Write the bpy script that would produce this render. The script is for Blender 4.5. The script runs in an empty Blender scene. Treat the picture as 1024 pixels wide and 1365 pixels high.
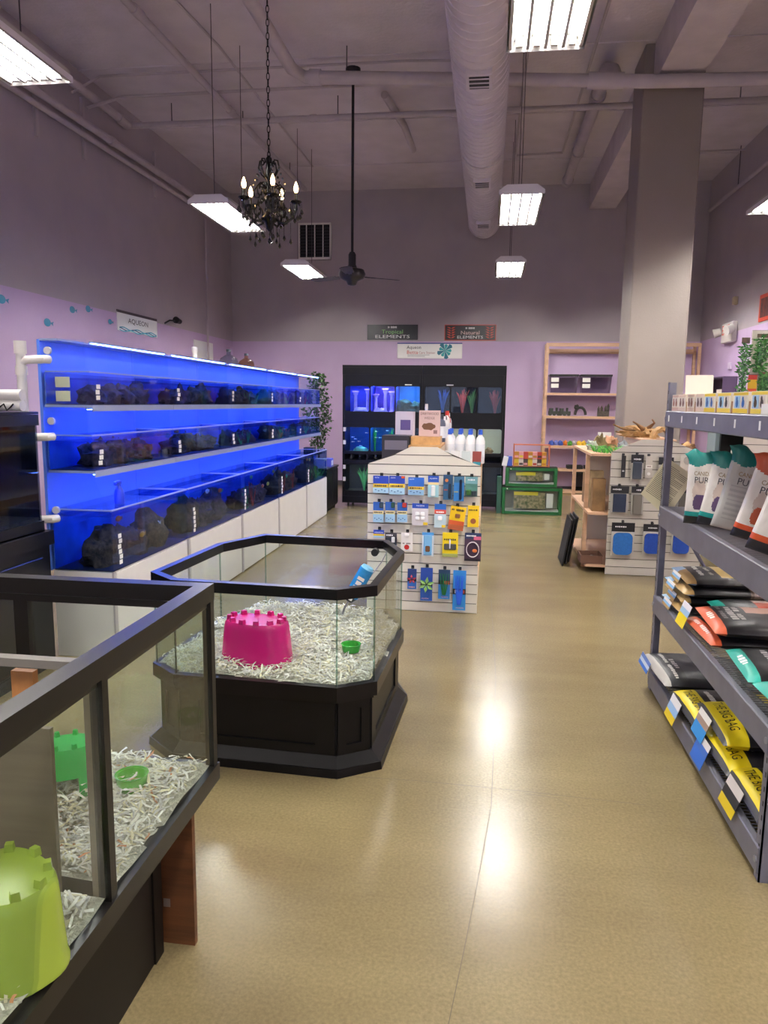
import bpy, math, random
from mathutils import Vector, Matrix, noise
R = random.Random(7)
C = bpy.context.scene.collection
PI = math.pi
# ------------------------------------------------------------------ camera
FPX, CX, CY, CAMZ = 985.0, 512.0, 682.5, 1.55
_d = Vector((651 - CX, 538 - CY, FPX)).normalized()          # image direction of the room's depth axis
_n = Vector((431 - CX, 7370 - CY, FPX))
_n = (_n - _d * _n.dot(_d)).normalized()                     # image direction of "down"
_r = _n.cross(_d)
cam_d = bpy.data.cameras.new('camera')
cam_d.sensor_fit = 'HORIZONTAL'; cam_d.sensor_width = 36.0; cam_d.lens = 36.0 * FPX / 1024.0
cam_d.clip_start = 0.02; cam_d.clip_end = 100
cam = bpy.data.objects.new('camera', cam_d); C.objects.link(cam)
cam.matrix_world = Matrix(((_r.x, -_r.y, -_r.z, 0), (_d.x, -_d.y, -_d.z, 0), (-_n.x, _n.y, _n.z, CAMZ), (0, 0, 0, 1)))
bpy.context.scene.camera = cam
# ------------------------------------------------------------------ world, exposure
sc = bpy.context.scene
sc.view_settings.view_transform = 'Standard'; sc.view_settings.look = 'None'
sc.view_settings.gamma = 1.0; sc.view_settings.exposure = 0.62; sc.view_settings.use_curve_mapping = False
wd = bpy.data.worlds.new('world'); sc.world = wd; wd.use_nodes = True
wd.node_tree.nodes['Background'].inputs[0].default_value = (0.64, 0.61, 0.78, 1)
wd.node_tree.nodes['Background'].inputs[1].default_value = 1.9
TUBE_STRENGTH = 120.0
BLUE_STRENGTH = 52.0

def ray(x, y):
    v = Vector((x - CX, y - CY, FPX)); return Vector((v.dot(_r), v.dot(_d), -v.dot(_n)))
def on_z(x, y, z=0.0):
    q = ray(x, y); t = (z - CAMZ) / q.z; return Vector((q.x * t, q.y * t, z))
def on_y(x, y, Y):
    q = ray(x, y); t = Y / q.y; return Vector((q.x * t, Y, CAMZ + q.z * t))
def on_x(x, y, X):
    q = ray(x, y); t = X / q.x; return Vector((X, q.y * t, CAMZ + q.z * t))

# ------------------------------------------------------------------ materials
MATS = {}
def srgb(h):
    if isinstance(h, str):
        h = [int(h[i:i + 2], 16) / 255 for i in (0, 2, 4)]
    return tuple((c / 12.92 if c <= 0.04045 else ((c + 0.055) / 1.055) ** 2.4) for c in h)
def mat(col, rough=0.5, metal=0.0, var=0.0, scale=8.0, bump=0.0, bscale=None, emit=0.0, alpha=None, spec=0.5, coat=0.0, col2=None, stretch=None):
    """procedural principled material: base colour broken up by noise, fine relief from noise"""
    key = (col, rough, metal, var, scale, bump, bscale, emit, alpha, spec, coat, col2, stretch)
    if key in MATS: return MATS[key]
    m = bpy.data.materials.new('mat_%03d' % len(MATS)); m.use_nodes = True
    nt = m.node_tree; b = nt.nodes['Principled BSDF']; L = nt.links.new
    c = srgb(col); b.inputs['Roughness'].default_value = rough; b.inputs['Metallic'].default_value = metal
    b.inputs['Specular IOR Level'].default_value = spec; b.inputs['Coat Weight'].default_value = coat
    b.inputs['Base Color'].default_value = (*c, 1)
    if var or bump or col2:
        tc = nt.nodes.new('ShaderNodeTexCoord'); src = tc.outputs['Object']
        if stretch:
            mp = nt.nodes.new('ShaderNodeMapping'); mp.inputs['Scale'].default_value = stretch
            L(src, mp.inputs[0]); src = mp.outputs[0]
        n = nt.nodes.new('ShaderNodeTexNoise'); n.inputs['Scale'].default_value = scale; n.inputs['Detail'].default_value = 6
        L(src, n.inputs['Vector'])
        if var or col2:
            rp = nt.nodes.new('ShaderNodeValToRGB'); e = rp.color_ramp.elements
            e[0].position = 0.33; e[1].position = 0.68
            c2 = srgb(col2) if col2 else tuple(min(1, x * (1 + var)) for x in c)
            c1 = c if col2 else tuple(x * (1 - var) for x in c)
            e[0].color = (*c1, 1); e[1].color = (*c2, 1)
            L(n.outputs['Fac'], rp.inputs[0]); L(rp.outputs[0], b.inputs['Base Color'])
        if bump:
            n2 = nt.nodes.new('ShaderNodeTexNoise'); n2.inputs['Scale'].default_value = bscale or scale * 4; n2.inputs['Detail'].default_value = 4
            L(src, n2.inputs['Vector'])
            bp = nt.nodes.new('ShaderNodeBump'); bp.inputs['Strength'].default_value = bump; bp.inputs['Distance'].default_value = 0.01
            L(n2.outputs['Fac'], bp.inputs['Height']); L(bp.outputs[0], b.inputs['Normal'])
    if emit:
        b.inputs['Emission Color'].default_value = (*c, 1); b.inputs['Emission Strength'].default_value = emit
    if alpha is not None: b.inputs['Alpha'].default_value = alpha
    MATS[key] = m
    return m
def glass(tint=(0.95, 0.98, 0.97), rough=0.02, gain=1.0, key='g'):
    k = ('glass', tint, rough, gain)
    if k in MATS: return MATS[k]
    m = bpy.data.materials.new('glass_%d' % len(MATS)); m.use_nodes = True; nt = m.node_tree
    nt.nodes.remove(nt.nodes['Principled BSDF']); L = nt.links.new
    o = nt.nodes['Material Output']; mx = nt.nodes.new('ShaderNodeMixShader')
    tr = nt.nodes.new('ShaderNodeBsdfTransparent'); tr.inputs[0].default_value = (*tint, 1)
    gl = nt.nodes.new('ShaderNodeBsdfGlossy'); gl.inputs['Roughness'].default_value = rough
    lw = nt.nodes.new('ShaderNodeLayerWeight'); lw.inputs[0].default_value = 0.5         # Schlick reflectance, same from both sides
    pw = nt.nodes.new('ShaderNodeMath'); pw.operation = 'POWER'; pw.inputs[1].default_value = 5.0; L(lw.outputs['Facing'], pw.inputs[0])
    mu = nt.nodes.new('ShaderNodeMath'); mu.operation = 'MULTIPLY_ADD'; mu.inputs[1].default_value = 0.9 * gain; mu.inputs[2].default_value = 0.035 * gain; mu.use_clamp = True
    L(pw.outputs[0], mu.inputs[0]); L(mu.outputs[0], mx.inputs[0]); L(tr.outputs[0], mx.inputs[1]); L(gl.outputs[0], mx.inputs[2]); L(mx.outputs[0], o.inputs[0])
    MATS[k] = m
    return m
def emis(col, s):
    k = ('em', col, s)
    if k in MATS: return MATS[k]
    m = bpy.data.materials.new('lamp_%d' % len(MATS)); m.use_nodes = True; nt = m.node_tree
    nt.nodes.remove(nt.nodes['Principled BSDF']); e = nt.nodes.new('ShaderNodeEmission')
    e.inputs[0].default_value = (*col, 1); e.inputs[1].default_value = s
    nt.links.new(e.outputs[0], nt.nodes['Material Output'].inputs[0]); MATS[k] = m
    return m

# ------------------------------------------------------------------ mesh building
WL = {}                                   # world location of every built object
TXT = {}
READABLE = {'AQUEON', 'Aqueon', 'Tropical', 'Natural', 'ELEMENTS', 'Betta', 'Care Station', 'DRIFTWOOD', 'WEDGE', 'EXIT', 'CANIDAE', 'PURE', 'THE BIG BAG'}
def text_geo(body):
    if body in TXT: return TXT[body]
    if body not in READABLE:                                  # print too small to read in the photograph: uneven dashes, no letters
        vs = []; fs = []; x = 0.0
        for k, ch in enumerate(body):
            w = .28 + .16 * ((ord(ch) * 7) % 3) / 2
            if ch != ' ':
                b = len(vs); h = .30 + .08 * ((ord(ch) * 5) % 2)
                vs += [(x, -h, 0), (x + w, -h, 0), (x + w, h, 0), (x, h, 0)]; fs.append((b, b + 1, b + 2, b + 3))
            x += w + .14
        vs = [(a - x / 2, c, 0) for a, c, _ in vs]
        TXT[body] = (vs, fs, x)
        return TXT[body]
    cu = bpy.data.curves.new('tmp', 'FONT'); cu.body = body; cu.size = 1.0; cu.resolution_u = 2; cu.align_x = 'CENTER'; cu.align_y = 'CENTER'
    o = bpy.data.objects.new('tmp', cu); C.objects.link(o)
    me = bpy.data.meshes.new_from_object(o)
    g = ([tuple(v.co) for v in me.vertices], [tuple(p.vertices) for p in me.polygons])
    bpy.data.objects.remove(o); bpy.data.curves.remove(cu); bpy.data.meshes.remove(me)
    xs = [v[0] for v in g[0]] or [0, 1]
    TXT[body] = (g[0], g[1], max(xs) - min(xs))
    return TXT[body]
class MB:
    def __init__(s, M=None): s.v = []; s.f = []; s.m = []; s.mats = []; s.M = M
    def mi(s, m):
        if m not in s.mats: s.mats.append(m)
        return s.mats.index(m)
    def add(s, vs, fs, m):
        b = len(s.v); k = s.mi(m)
        s.v += [(s.M @ Vector(v)) if s.M is not None else Vector(v) for v in vs]
        s.f += [tuple(b + i for i in f) for f in fs]; s.m += [k] * len(fs)
        return s
    def bx(s, x0, x1, y0, y1, z0, z1, m, bev=0.0):
        if bev:
            b = min(bev, abs(x1 - x0) / 2.01, abs(y1 - y0) / 2.01, abs(z1 - z0) / 2.01)
            p = [(x0 + b, y0), (x1 - b, y0), (x1, y0 + b), (x1, y1 - b), (x1 - b, y1), (x0 + b, y1), (x0, y1 - b), (x0, y0 + b)]
            q = [(x0 + b, y0 + b), (x1 - b, y0 + b), (x1 - b, y0 + b), (x1 - b, y1 - b), (x1 - b, y1 - b), (x0 + b, y1 - b), (x0 + b, y1 - b), (x0 + b, y0 + b)]
            vs = [(*a, z0) for a in q] + [(*a, z0 + b) for a in p] + [(*a, z1 - b) for a in p] + [(*a, z1) for a in q]
            fs = [(i + 8 * k, (i + 1) % 8 + 8 * k, (i + 1) % 8 + 8 * k + 8, i + 8 * k + 8) for k in range(3) for i in range(8)]
            fs += [(7, 5, 3, 1), (25, 27, 29, 31)]
            return s.add(vs, fs, m)
        vs = [(x, y, z) for z in (z0, z1) for y in (y0, y1) for x in (x0, x1)]
        return s.add(vs, [(0, 2, 3, 1), (4, 5, 7, 6), (0, 1, 5, 4), (2, 6, 7, 3), (0, 4, 6, 2), (1, 3, 7, 5)], m)
    def prism(s, poly, z0, z1, m, poly2=None):
        n = len(poly); p2 = poly2 or poly
        vs = [(*p, z0) for p in poly] + [(*p, z1) for p in p2]
        return s.add(vs, [tuple(range(n - 1, -1, -1)), tuple(range(n, 2 * n))] + [(i, (i + 1) % n, (i + 1) % n + n, i + n) for i in range(n)], m)
    def ring(s, pa, pb, z0, z1, m):
        """wall between outline pa and outline pb (same count), z0..z1"""
        n = len(pa); vs = [(*p, z0) for p in pa] + [(*p, z1) for p in pa] + [(*p, z0) for p in pb] + [(*p, z1) for p in pb]
        fs = []
        for i in range(n):
            j = (i + 1) % n
            fs += [(i, j, n + j, n + i), (2 * n + j, 2 * n + i, 3 * n + i, 3 * n + j), (n + i, n + j, 3 * n + j, 3 * n + i), (j, i, 2 * n + i, 2 * n + j)]
        return s.add(vs, fs, m)
    def cyl(s, a, b, r, m, n=12, r2=None, cap=True):
        a = Vector(a); b = Vector(b); w = (b - a).normalized()
        u = w.cross(Vector((0, 0, 1)) if abs(w.z) < 0.9 else Vector((1, 0, 0))).normalized(); t = w.cross(u)
        r2 = r if r2 is None else r2
        vs = [a + (u * math.cos(2 * PI * i / n) + t * math.sin(2 * PI * i / n)) * r for i in range(n)] + [b + (u * math.cos(2 * PI * i / n) + t * math.sin(2 * PI * i / n)) * r2 for i in range(n)]
        fs = [(i, i + n, (i + 1) % n + n, (i + 1) % n) for i in range(n)]
        if cap: fs += [tuple(range(n)), tuple(range(2 * n - 1, n - 1, -1))]
        return s.add(vs, fs, m)
    def tube(s, pts, r, m, n=8, closed=False, taper=None):
        pts = [Vector(p) for p in pts]; k = len(pts); vs = []; fs = []; u = None
        for i, p in enumerate(pts):
            if closed: w = (pts[(i + 1) % k] - pts[i - 1]).normalized()
            else: w = (pts[min(i + 1, k - 1)] - pts[max(i - 1, 0)]).normalized()
            if u is None or abs(u.dot(w)) > 0.95: u = w.cross(Vector((0, 0, 1)) if abs(w.z) < 0.9 else Vector((1, 0, 0)))
            u = (u - w * u.dot(w)).normalized(); t = w.cross(u)
            rr = r * (taper(i / max(1, k - 1)) if taper else 1)
            vs += [p + (u * math.cos(2 * PI * j / n) + t * math.sin(2 * PI * j / n)) * rr for j in range(n)]
        for i in range(k if closed else k - 1):
            for j in range(n):
                a = i * n + j; b = i * n + (j + 1) % n; c = ((i + 1) % k) * n
                fs.append((a, b, c + (j + 1) % n, c + j))
        if not closed: fs += [tuple(range(n - 1, -1, -1)), tuple(range((k - 1) * n, k * n))]
        return s.add(vs, fs, m)
    def lathe(s, prof, c, m, n=20, sx=1.0, sy=1.0):
        vs = []; fs = []; k = len(prof)
        for r, z in prof: vs += [(c[0] + r * sx * math.cos(2 * PI * j / n), c[1] + r * sy * math.sin(2 * PI * j / n), c[2] + z) for j in range(n)]
        for i in range(k - 1):
            for j in range(n): fs.append((i * n + j, i * n + (j + 1) % n, (i + 1) * n + (j + 1) % n, (i + 1) * n + j))
        fs += [tuple(range(n - 1, -1, -1)), tuple(range((k - 1) * n, k * n))]
        return s.add(vs, fs, m)
    def blob(s, c, r, m, amp=0.3, freq=2.0, seed=0, n=14, k=9, flat=True):
        vs = []; fs = []
        for i in range(k + 1):
            th = PI * i / k
            for j in range(n):
                ph = 2 * PI * j / n; q = Vector((math.sin(th) * math.cos(ph), math.sin(th) * math.sin(ph), math.cos(th)))
                q2 = Vector((math.sin(th) * math.cos(ph) + seed * 3.7, math.sin(th) * math.sin(ph) + seed * 1.9, math.cos(th)))
                d = 1 + amp * noise.noise(q2 * freq) * 1.6 + amp * 0.6 * noise.noise(q2 * freq * 2.7)
                z = q.z * d * r[2]
                if flat: z = max(z, -0.55 * r[2])
                vs.append((c[0] + q.x * d * r[0], c[1] + q.y * d * r[1], c[2] + z))
        for i in range(k):
            for j in range(n): fs.append((i * n + j, (i + 1) * n + j, (i + 1) * n + (j + 1) % n, i * n + (j + 1) % n))
        return s.add(vs, fs, m)
    def quad(s, a, b, c, d, m): return s.add([a, b, c, d], [(0, 1, 2, 3)], m)
    def text(s, body, o, right, up, size, m, fit=None, lift=0.0012, conform=None):
        g = text_geo(body); k = size; kx = size
        if fit: kx = fit / max(g[2], 1e-3)
        o = Vector(o); right = Vector(right).normalized(); up = Vector(up).normalized(); nn = right.cross(up)
        if conform: vs = [conform(v[0] * kx, v[1] * k) for v in g[0]]
        else: vs = [o + right * v[0] * kx + up * v[1] * k + nn * lift for v in g[0]]
        return s.add(vs, g[1], m)
    def build(s, name, parent=None, label=None, cat=None, group=None, kind=None, origin=None, smooth=None):
        if parent is None:
            if origin is None:
                xs = [v[0] for v in s.v]; ys = [v[1] for v in s.v]; zs = [v[2] for v in s.v]
                origin = Vector(((min(xs) + max(xs)) / 2, (min(ys) + max(ys)) / 2, min(zs)))
            org = Vector(origin)
        else: org = WL[parent.name]
        me = bpy.data.meshes.new(name); me.from_pydata([tuple(Vector(v) - org) for v in s.v], [], s.f)
        for m in s.mats: me.materials.append(m)
        me.polygons.foreach_set('material_index', s.m)
        if smooth:
            me.shade_smooth(); me.set_sharp_from_angle(angle=math.radians(smooth))
        me.update()
        o = bpy.data.objects.new(name, me); C.objects.link(o)
        if parent is None: o.location = org
        else: o.parent = parent
        WL[o.name] = org
        return tag(o, label, cat, group, kind)
def tag(o, label=None, cat=None, group=None, kind=None):
    if label: o['label'] = label
    if cat: o['category'] = cat
    if group: o['group'] = group
    if kind: o['kind'] = kind
    return o
def thing(name, label, cat, loc, group=None, kind=None):
    o = bpy.data.objects.new(name, None); C.objects.link(o); o.location = loc; o.empty_display_size = 0.1
    WL[o.name] = Vector(loc)
    return tag(o, label, cat, group, kind)
def dup(o, loc=None, parent=None, label=None, group=None, rz=None):
    """copy a thing with its parts and sub-parts, sharing mesh data"""
    c = o.copy(); C.objects.link(c); c.parent = parent
    if loc is not None: c.location = loc
    if rz is not None: c.rotation_euler = (0, 0, rz)
    WL[c.name] = Vector(c.location) if parent is None else WL[parent.name]
    if label: c['label'] = label
    if group: c['group'] = group
    for ch in list(o.children): dup(ch, None, c)
    return c
def frame_M(o, right, up):
    """local x = right, y = up, z = right x up (outward), origin o"""
    r = Vector(right).normalized(); u = Vector(up); u = (u - r * u.dot(r)).normalized(); n = r.cross(u)
    return Matrix(((r.x, u.x, n.x, o[0]), (r.y, u.y, n.y, o[1]), (r.z, u.z, n.z, o[2]), (0, 0, 0, 1)))
def TRZ(loc, rz=0.0): return Matrix.Translation(Vector(loc)) @ Matrix.Rotation(rz, 4, 'Z')
def offset_poly(p, d):
    """offset a convex CCW outline outwards by d"""
    n = len(p); out = []
    for i in range(n):
        a = Vector(p[i - 1]); b = Vector(p[i]); c = Vector(p[(i + 1) % n])
        e1 = (b - a).normalized(); e2 = (c - b).normalized()
        n1 = Vector((e1.y, -e1.x)); n2 = Vector((e2.y, -e2.x)); bis = (n1 + n2)
        bis = bis / max(0.2, (1 + n1.dot(n2)))
        q = b + bis * d; out.append((q.x, q.y))
    return out
# ------------------------------------------------------------------ room shell
XL, XR, YB, YF, ZC, ZP = -4.77, 3.57, 13.6, -4.0, 5.27, 2.645
def floor_mat():
    m = bpy.data.materials.new('polished_concrete'); m.use_nodes = True; nt = m.node_tree; b = nt.nodes['Principled BSDF']; L = nt.links.new
    g = nt.nodes.new('ShaderNodeNewGeometry')
    def nz(scale, detail, rough=0.5, stretch=None):
        n = nt.nodes.new('ShaderNodeTexNoise'); n.inputs['Scale'].default_value = scale; n.inputs['Detail'].default_value = detail; n.inputs['Roughness'].default_value = rough
        src = g.outputs['Position']
        if stretch:
            mp = nt.nodes.new('ShaderNodeMapping'); mp.inputs['Scale'].default_value = stretch; L(src, mp.inputs[0]); src = mp.outputs[0]
        L(src, n.inputs['Vector']); return n
    def ramp(n, p0, c0, p1, c1):
        r = nt.nodes.new('ShaderNodeValToRGB'); e = r.color_ramp.elements; e[0].position = p0; e[1].position = p1; e[0].color = (*srgb(c0), 1); e[1].color = (*srgb(c1), 1); L(n.outputs['Fac'], r.inputs[0]); return r
    def mix(a, c, f, mode='MIX'):
        x = nt.nodes.new('ShaderNodeMix'); x.data_type = 'RGBA'; x.blend_type = mode; x.inputs[0].default_value = f; L(a, x.inputs[6]); L(c, x.inputs[7]); return x.outputs[2]
    base = ramp(nz(0.55, 6, 0.6), 0.3, '7d6e4c', 0.7, '9c8c65')
    streak = ramp(nz(1.0, 6, 0.6, (0.6, 2.6, 1)), 0.3, '857655', 0.7, 'a89970')
    speck = ramp(nz(95, 3, 0.6), 0.3, 'b8b8b8', 0.7, 'ffffff')
    c = mix(base.outputs[0], streak.outputs[0], 0.4); c = mix(c, speck.outputs[0], 0.55, 'MULTIPLY'); L(c, b.inputs['Base Color'])
    rr = nt.nodes.new('ShaderNodeMapRange'); rr.inputs[3].default_value = 0.20; rr.inputs[4].default_value = 0.262; L(nz(1.3, 5).outputs['Fac'], rr.inputs[0]); L(rr.outputs[0], b.inputs['Roughness'])
    bp = nt.nodes.new('ShaderNodeBump'); bp.inputs['Strength'].default_value = 0.045; bp.inputs['Distance'].default_value = 0.01
    L(nz(16, 4, 0.55, (0.7, 1.6, 1)).outputs['Fac'], bp.inputs['Height']); L(bp.outputs[0], b.inputs['Normal'])
    return m
def wall_mat():
    """painted lilac up to 2.65 m, warm grey above"""
    m = bpy.data.materials.new('two_tone_wall'); m.use_nodes = True; nt = m.node_tree; b = nt.nodes['Principled BSDF']; L = nt.links.new
    g = nt.nodes.new('ShaderNodeNewGeometry'); sp = nt.nodes.new('ShaderNodeSeparateXYZ'); L(g.outputs['Position'], sp.inputs[0])
    gt = nt.nodes.new('ShaderNodeMath'); gt.operation = 'GREATER_THAN'; gt.inputs[1].default_value = ZP; L(sp.outputs['Z'], gt.inputs[0])
    n = nt.nodes.new('ShaderNodeTexNoise'); n.inputs['Scale'].default_value = 2.2; n.inputs['Detail'].default_value = 7; L(g.outputs['Position'], n.inputs['Vector'])
    def rampc(c1, c2):
        r = nt.nodes.new('ShaderNodeValToRGB'); e = r.color_ramp.elements; e[0].position = 0.3; e[1].position = 0.7
        e[0].color = (*srgb(c1), 1); e[1].color = (*srgb(c2), 1); L(n.outputs['Fac'], r.inputs[0]); return r
    lo = rampc('c1a8cb', 'c7b0d1'); hi = rampc('a9a0a6', 'b1a8ac')
    mx = nt.nodes.new('ShaderNodeMix'); mx.data_type = 'RGBA'; L(gt.outputs[0], mx.inputs[0]); L(lo.outputs[0], mx.inputs[6]); L(hi.outputs[0], mx.inputs[7])
    L(mx.outputs[2], b.inputs['Base Color']); b.inputs['Roughness'].default_value = 0.6
    n2 = nt.nodes.new('ShaderNodeTexNoise'); n2.inputs['Scale'].default_value = 45; L(g.outputs['Position'], n2.inputs['Vector'])
    bp = nt.nodes.new('ShaderNodeBump'); bp.inputs['Strength'].default_value = 0.15; bp.inputs['Distance'].default_value = 0.01
    L(n2.outputs['Fac'], bp.inputs['Height']); L(bp.outputs[0], b.inputs['Normal'])
    return m
M_floor = floor_mat(); M_wall = wall_mat()
M_ceil = mat('cfc7cd', 0.8, var=0.06, scale=3, bump=0.5, bscale=22)
M_grey = mat('8b817b', 0.6, var=0.03, scale=3, bump=0.15, bscale=50)
M_pipe = mat('b4abb0', 0.5, var=0.06, scale=6)
M_duct = mat('cbc4ca', 0.4, var=0.05, scale=6)
M_black = mat('0d0d0f', 0.35, var=0.2, scale=9)
M_blacks = mat('151515', 0.55)
M_white = mat('e8e5e0', 0.45, var=0.03)
M_steel = mat('8a8a92', 0.4, 0.6)
def wallbox(name, *a):
    b = MB(); b.bx(*a, M_wall); return b.build(name, kind='structure', label=None)
fl = MB().bx(XL - .2, XR + .2, YF - .2, YB + .2, -0.2, 0, M_floor).build('floor', kind='structure', origin=(0, 0, 0))
def joint(pts, w):
    P = [on_z(x, y) for x, y in pts]; b = MB()
    for k in range(len(P) - 1):
        d = (P[k + 1] - P[k]).normalized(); q = Vector((-d.y, d.x, 0)) * w; u = Vector((0, 0, .0004))
        b.quad(P[k] - q + u, P[k] + q + u, P[k + 1] + q + u, P[k + 1] - q + u, mat('5d5138', .7))
    b.build('control_joint', fl)
joint(((655, 800), (661, 900), (659, 980), (655, 1075), (636, 1180), (618, 1270), (598, 1365)), .0012)
joint(((466, 1035), (560, 1041), (700, 1055), (860, 1073)), .0014)
joint(((760, 1075), (742, 1064), (700, 1058)), .0010)
ceil = MB().bx(XL - .2, XR + .2, YF - .2, YB + .2, ZC, ZC + .2, M_ceil).build('ceiling', kind='structure', origin=(0, 0, ZC))
wallbox('wall_back', XL - .2, XR + .2, YB, YB + .2, 0, ZC)
wallbox('wall_left', XL - .2, XL, YF, YB, 0, ZC)
wallbox('wall_right', XR, XR + .2, YF, YB, 0, ZC)
wf = MB()                                  # unseen shop front: piers, sill, lintel around two windows added to light the ceiling
for a in ((XL - .2, XL + .5, 0, ZC), (-.7, -.4, 0, ZC), (XR - .5, XR + .2, 0, ZC), (XL + .5, -.7, 0, .4), (-.4, XR - .5, 0, .4), (XL + .5, -.7, 3.3, ZC), (-.4, XR - .5, 3.3, ZC)):
    wf.bx(a[0], a[1], YF - .2, YF, a[2], a[3], M_wall)
wf.build('wall_front', kind='structure')
for k, (x0, x1) in enumerate(((XL + .5, -.7), (-.4, XR - .5))):
    w = MB()
    for a in ((x0, x1, .4, .46), (x0, x1, 3.24, 3.3), (x0, x0 + .06, .4, 3.3), (x1 - .06, x1, .4, 3.3), ((x0 + x1) / 2 - .03, (x0 + x1) / 2 + .03, .4, 3.3)): w.bx(a[0], a[1], YF - .15, YF - .06, a[2], a[3], M_steel)
    wo = w.build('window_%d' % (k + 1), kind='structure')
    MB().bx(x0, x1, YF - .11, YF - .10, .4, 3.3, glass()).build('pane', wo)
    la = bpy.data.lights.new('window_portal', 'AREA'); la.shape = 'RECTANGLE'; la.size = x1 - x0; la.size_y = 2.9; la.cycles.is_portal = True
    lo = bpy.data.objects.new('window_portal', la); C.objects.link(lo); lo.location = ((x0 + x1) / 2, YF - .02, 1.85); lo.rotation_euler = (-PI / 2, 0, 0)
# formwork joints of the concrete ceiling, recessed look made as raised board bands
bd = MB()
for i in range(7):
    bd.bx(XL, XR, 1.2 + i * 1.83, 1.2 + i * 1.83 + .025, ZC - .012, ZC + .01, M_ceil)
bd.build('formwork_seam', ceil, kind='stuff')
# column and beam
COLY = 8.6
cb = MB(); cb.bx(1.505, 2.12, COLY, COLY + .6, 0, ZC, M_grey, 0.012); cb.build('column', kind='structure')
M_beam = mat('c0b7b8', 0.75, var=0.08, scale=4, bump=0.3, bscale=30)
b = MB()
b.bx(1.60, 2.04, YF, COLY, 4.86, ZC, M_beam); b.bx(1.60, 2.04, COLY + .6, YB, 4.86, ZC, M_beam)
b.build('beam', kind='structure')
b = MB(); b.bx(XL, XR, YB - .012, YB, 0, .09, mat('3c3640', .6)); b.build('baseboard_back', kind='structure')
b = MB(); b.bx(XR - .012, XR, YF, YB - .012, 0, .09, mat('3c3640', .6)); b.build('baseboard_right', kind='structure')
b = MB(); b.bx(XL, XL + .012, YF, YB - .012, 0, .09, mat('3c3640', .6)); b.build('baseboard_left', kind='structure')

# ------------------------------------------------------------------ fluorescent high-bay fixtures
M_house = mat('dedbe2', 0.4)
M_refl = mat('a8a6a4', 0.3)
M_tube = emis((1.0, 0.96, 0.90), TUBE_STRENGTH)
M_wire = mat('4a464c', 0.5)
def make_fixture():
    t = thing('pendant_light', 'four tube', 'light', (0, 0, 0))
    W, Ln, Hh = 0.41, 1.2, 0.085
    b = MB()                                   # housing: end plates and sloped sides, open below
    prof = [(-W / 2, 0), (-W / 2, .035), (-W / 2 + .07, Hh), (W / 2 - .07, Hh), (W / 2, .035), (W / 2, 0)]
    pin = [(-W / 2 + .008, 0), (-W / 2 + .008, .032), (-W / 2 + .074, Hh - .012), (W / 2 - .074, Hh - .012), (W / 2 - .008, .032), (W / 2 - .008, 0)]
    vs = [(x, y, z) for y in (-Ln / 2, Ln / 2) for x, z in prof]
    b.add(vs, [(i, i + 1, i + 7, i + 6) for i in range(5)] + [(5, 4, 3, 2, 1, 0), (6, 7, 8, 9, 10, 11)], M_house)
    vs = [(x, y, z) for y in (-Ln / 2 + .006, Ln / 2 - .006) for x, z in pin]
    b.add(vs, [(i + 6, i + 7, i + 1, i) for i in range(5)] + [(0, 1, 2, 3, 4, 5), (11, 10, 9, 8, 7, 6)], M_refl)
    b.build('housing', t)
    rf = MB()                                  # ridged reflector between the tubes
    for i in range(5):
        x = -W / 2 + .02 + i * (W - .04) / 4
        y0, y1 = -Ln / 2 + .02, Ln / 2 - .02; w0, w1 = .016, .0085
        rf.add([(x - w0, y0, .06), (x + w0, y0, .06), (x + w1, y0, .004), (x - w1, y0, .004), (x - w0, y1, .06), (x + w0, y1, .06), (x + w1, y1, .004), (x - w1, y1, .004)],
               [(0, 3, 7, 4), (3, 2, 6, 7), (2, 1, 5, 6), (0, 1, 2, 3), (4, 7, 6, 5)], M_refl)
    rf.build('reflector', t)
    for i in range(4):
        x = -W / 2 + .02 + (i + .5) * (W - .04) / 4
        MB().cyl((x, -Ln / 2 + .05, .03), (x, Ln / 2 - .05, .03), .0125, M_tube, 8).build('fluorescent_tube', t, smooth=60)
        for sgn in (-1, 1):
            MB().bx(x - .016, x + .016, sgn * (Ln / 2 - .04) - .012, sgn * (Ln / 2 - .04) + .012, .008, .06, M_refl).build('lamp_holder', t)
    for sgn in (-1, 1):
        MB().cyl((0, sgn * .42, Hh - .005), (0, sgn * .42, ZC - 3.42 + .002), .004, M_wire, 6).build('suspension_cable', t)
    return t
FIX = [  # x, y of the middle, label
    (-2.73, 3.85, 'four-tube fluorescent pendant over the foreground left glass tank, white housing'),
    (-2.73, 7.75, 'four-tube fluorescent pendant beside the black chandelier, above the blue saltwater tanks'),
    (-2.73, 11.0, 'four-tube fluorescent pendant hanging just below the square wall vent'),
    (0.24, 3.75, 'four-tube fluorescent pendant hanging nearest above the open tan aisle'),
    (0.24, 7.7, 'four-tube fluorescent pendant under the round duct, between the other two of the aisle row'),
    (0.24, 11.0, 'four-tube fluorescent pendant near the back wall, past the end of the duct'),
    (2.66, 7.45, 'four-tube fluorescent pendant right of the grey column, before the exit sign'),
    (2.33, 11.0, 'four-tube fluorescent pendant behind the grey column near the back wall'),
    (2.66, 3.6, 'four-tube fluorescent pendant above the metal dog food rack'),  # out of frame, added only for its light
    (0.24, -0.4, 'four-tube fluorescent pendant behind the camera over the aisle'),  # unseen row behind the camera, added to light the near part
    (-2.73, -0.2, 'four-tube fluorescent pendant behind the camera along the left wall'),
    (2.66, -0.4, 'four-tube fluorescent pendant behind the camera along the right wall'),
]
f0 = make_fixture()
for i, (x, y, lb) in enumerate(FIX):
    o = f0 if i == 0 else dup(f0, label=lb)
    o.location = (x, y, 3.42); o['label'] = lb; o['group'] = 'suspended fluorescent lights'

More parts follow.
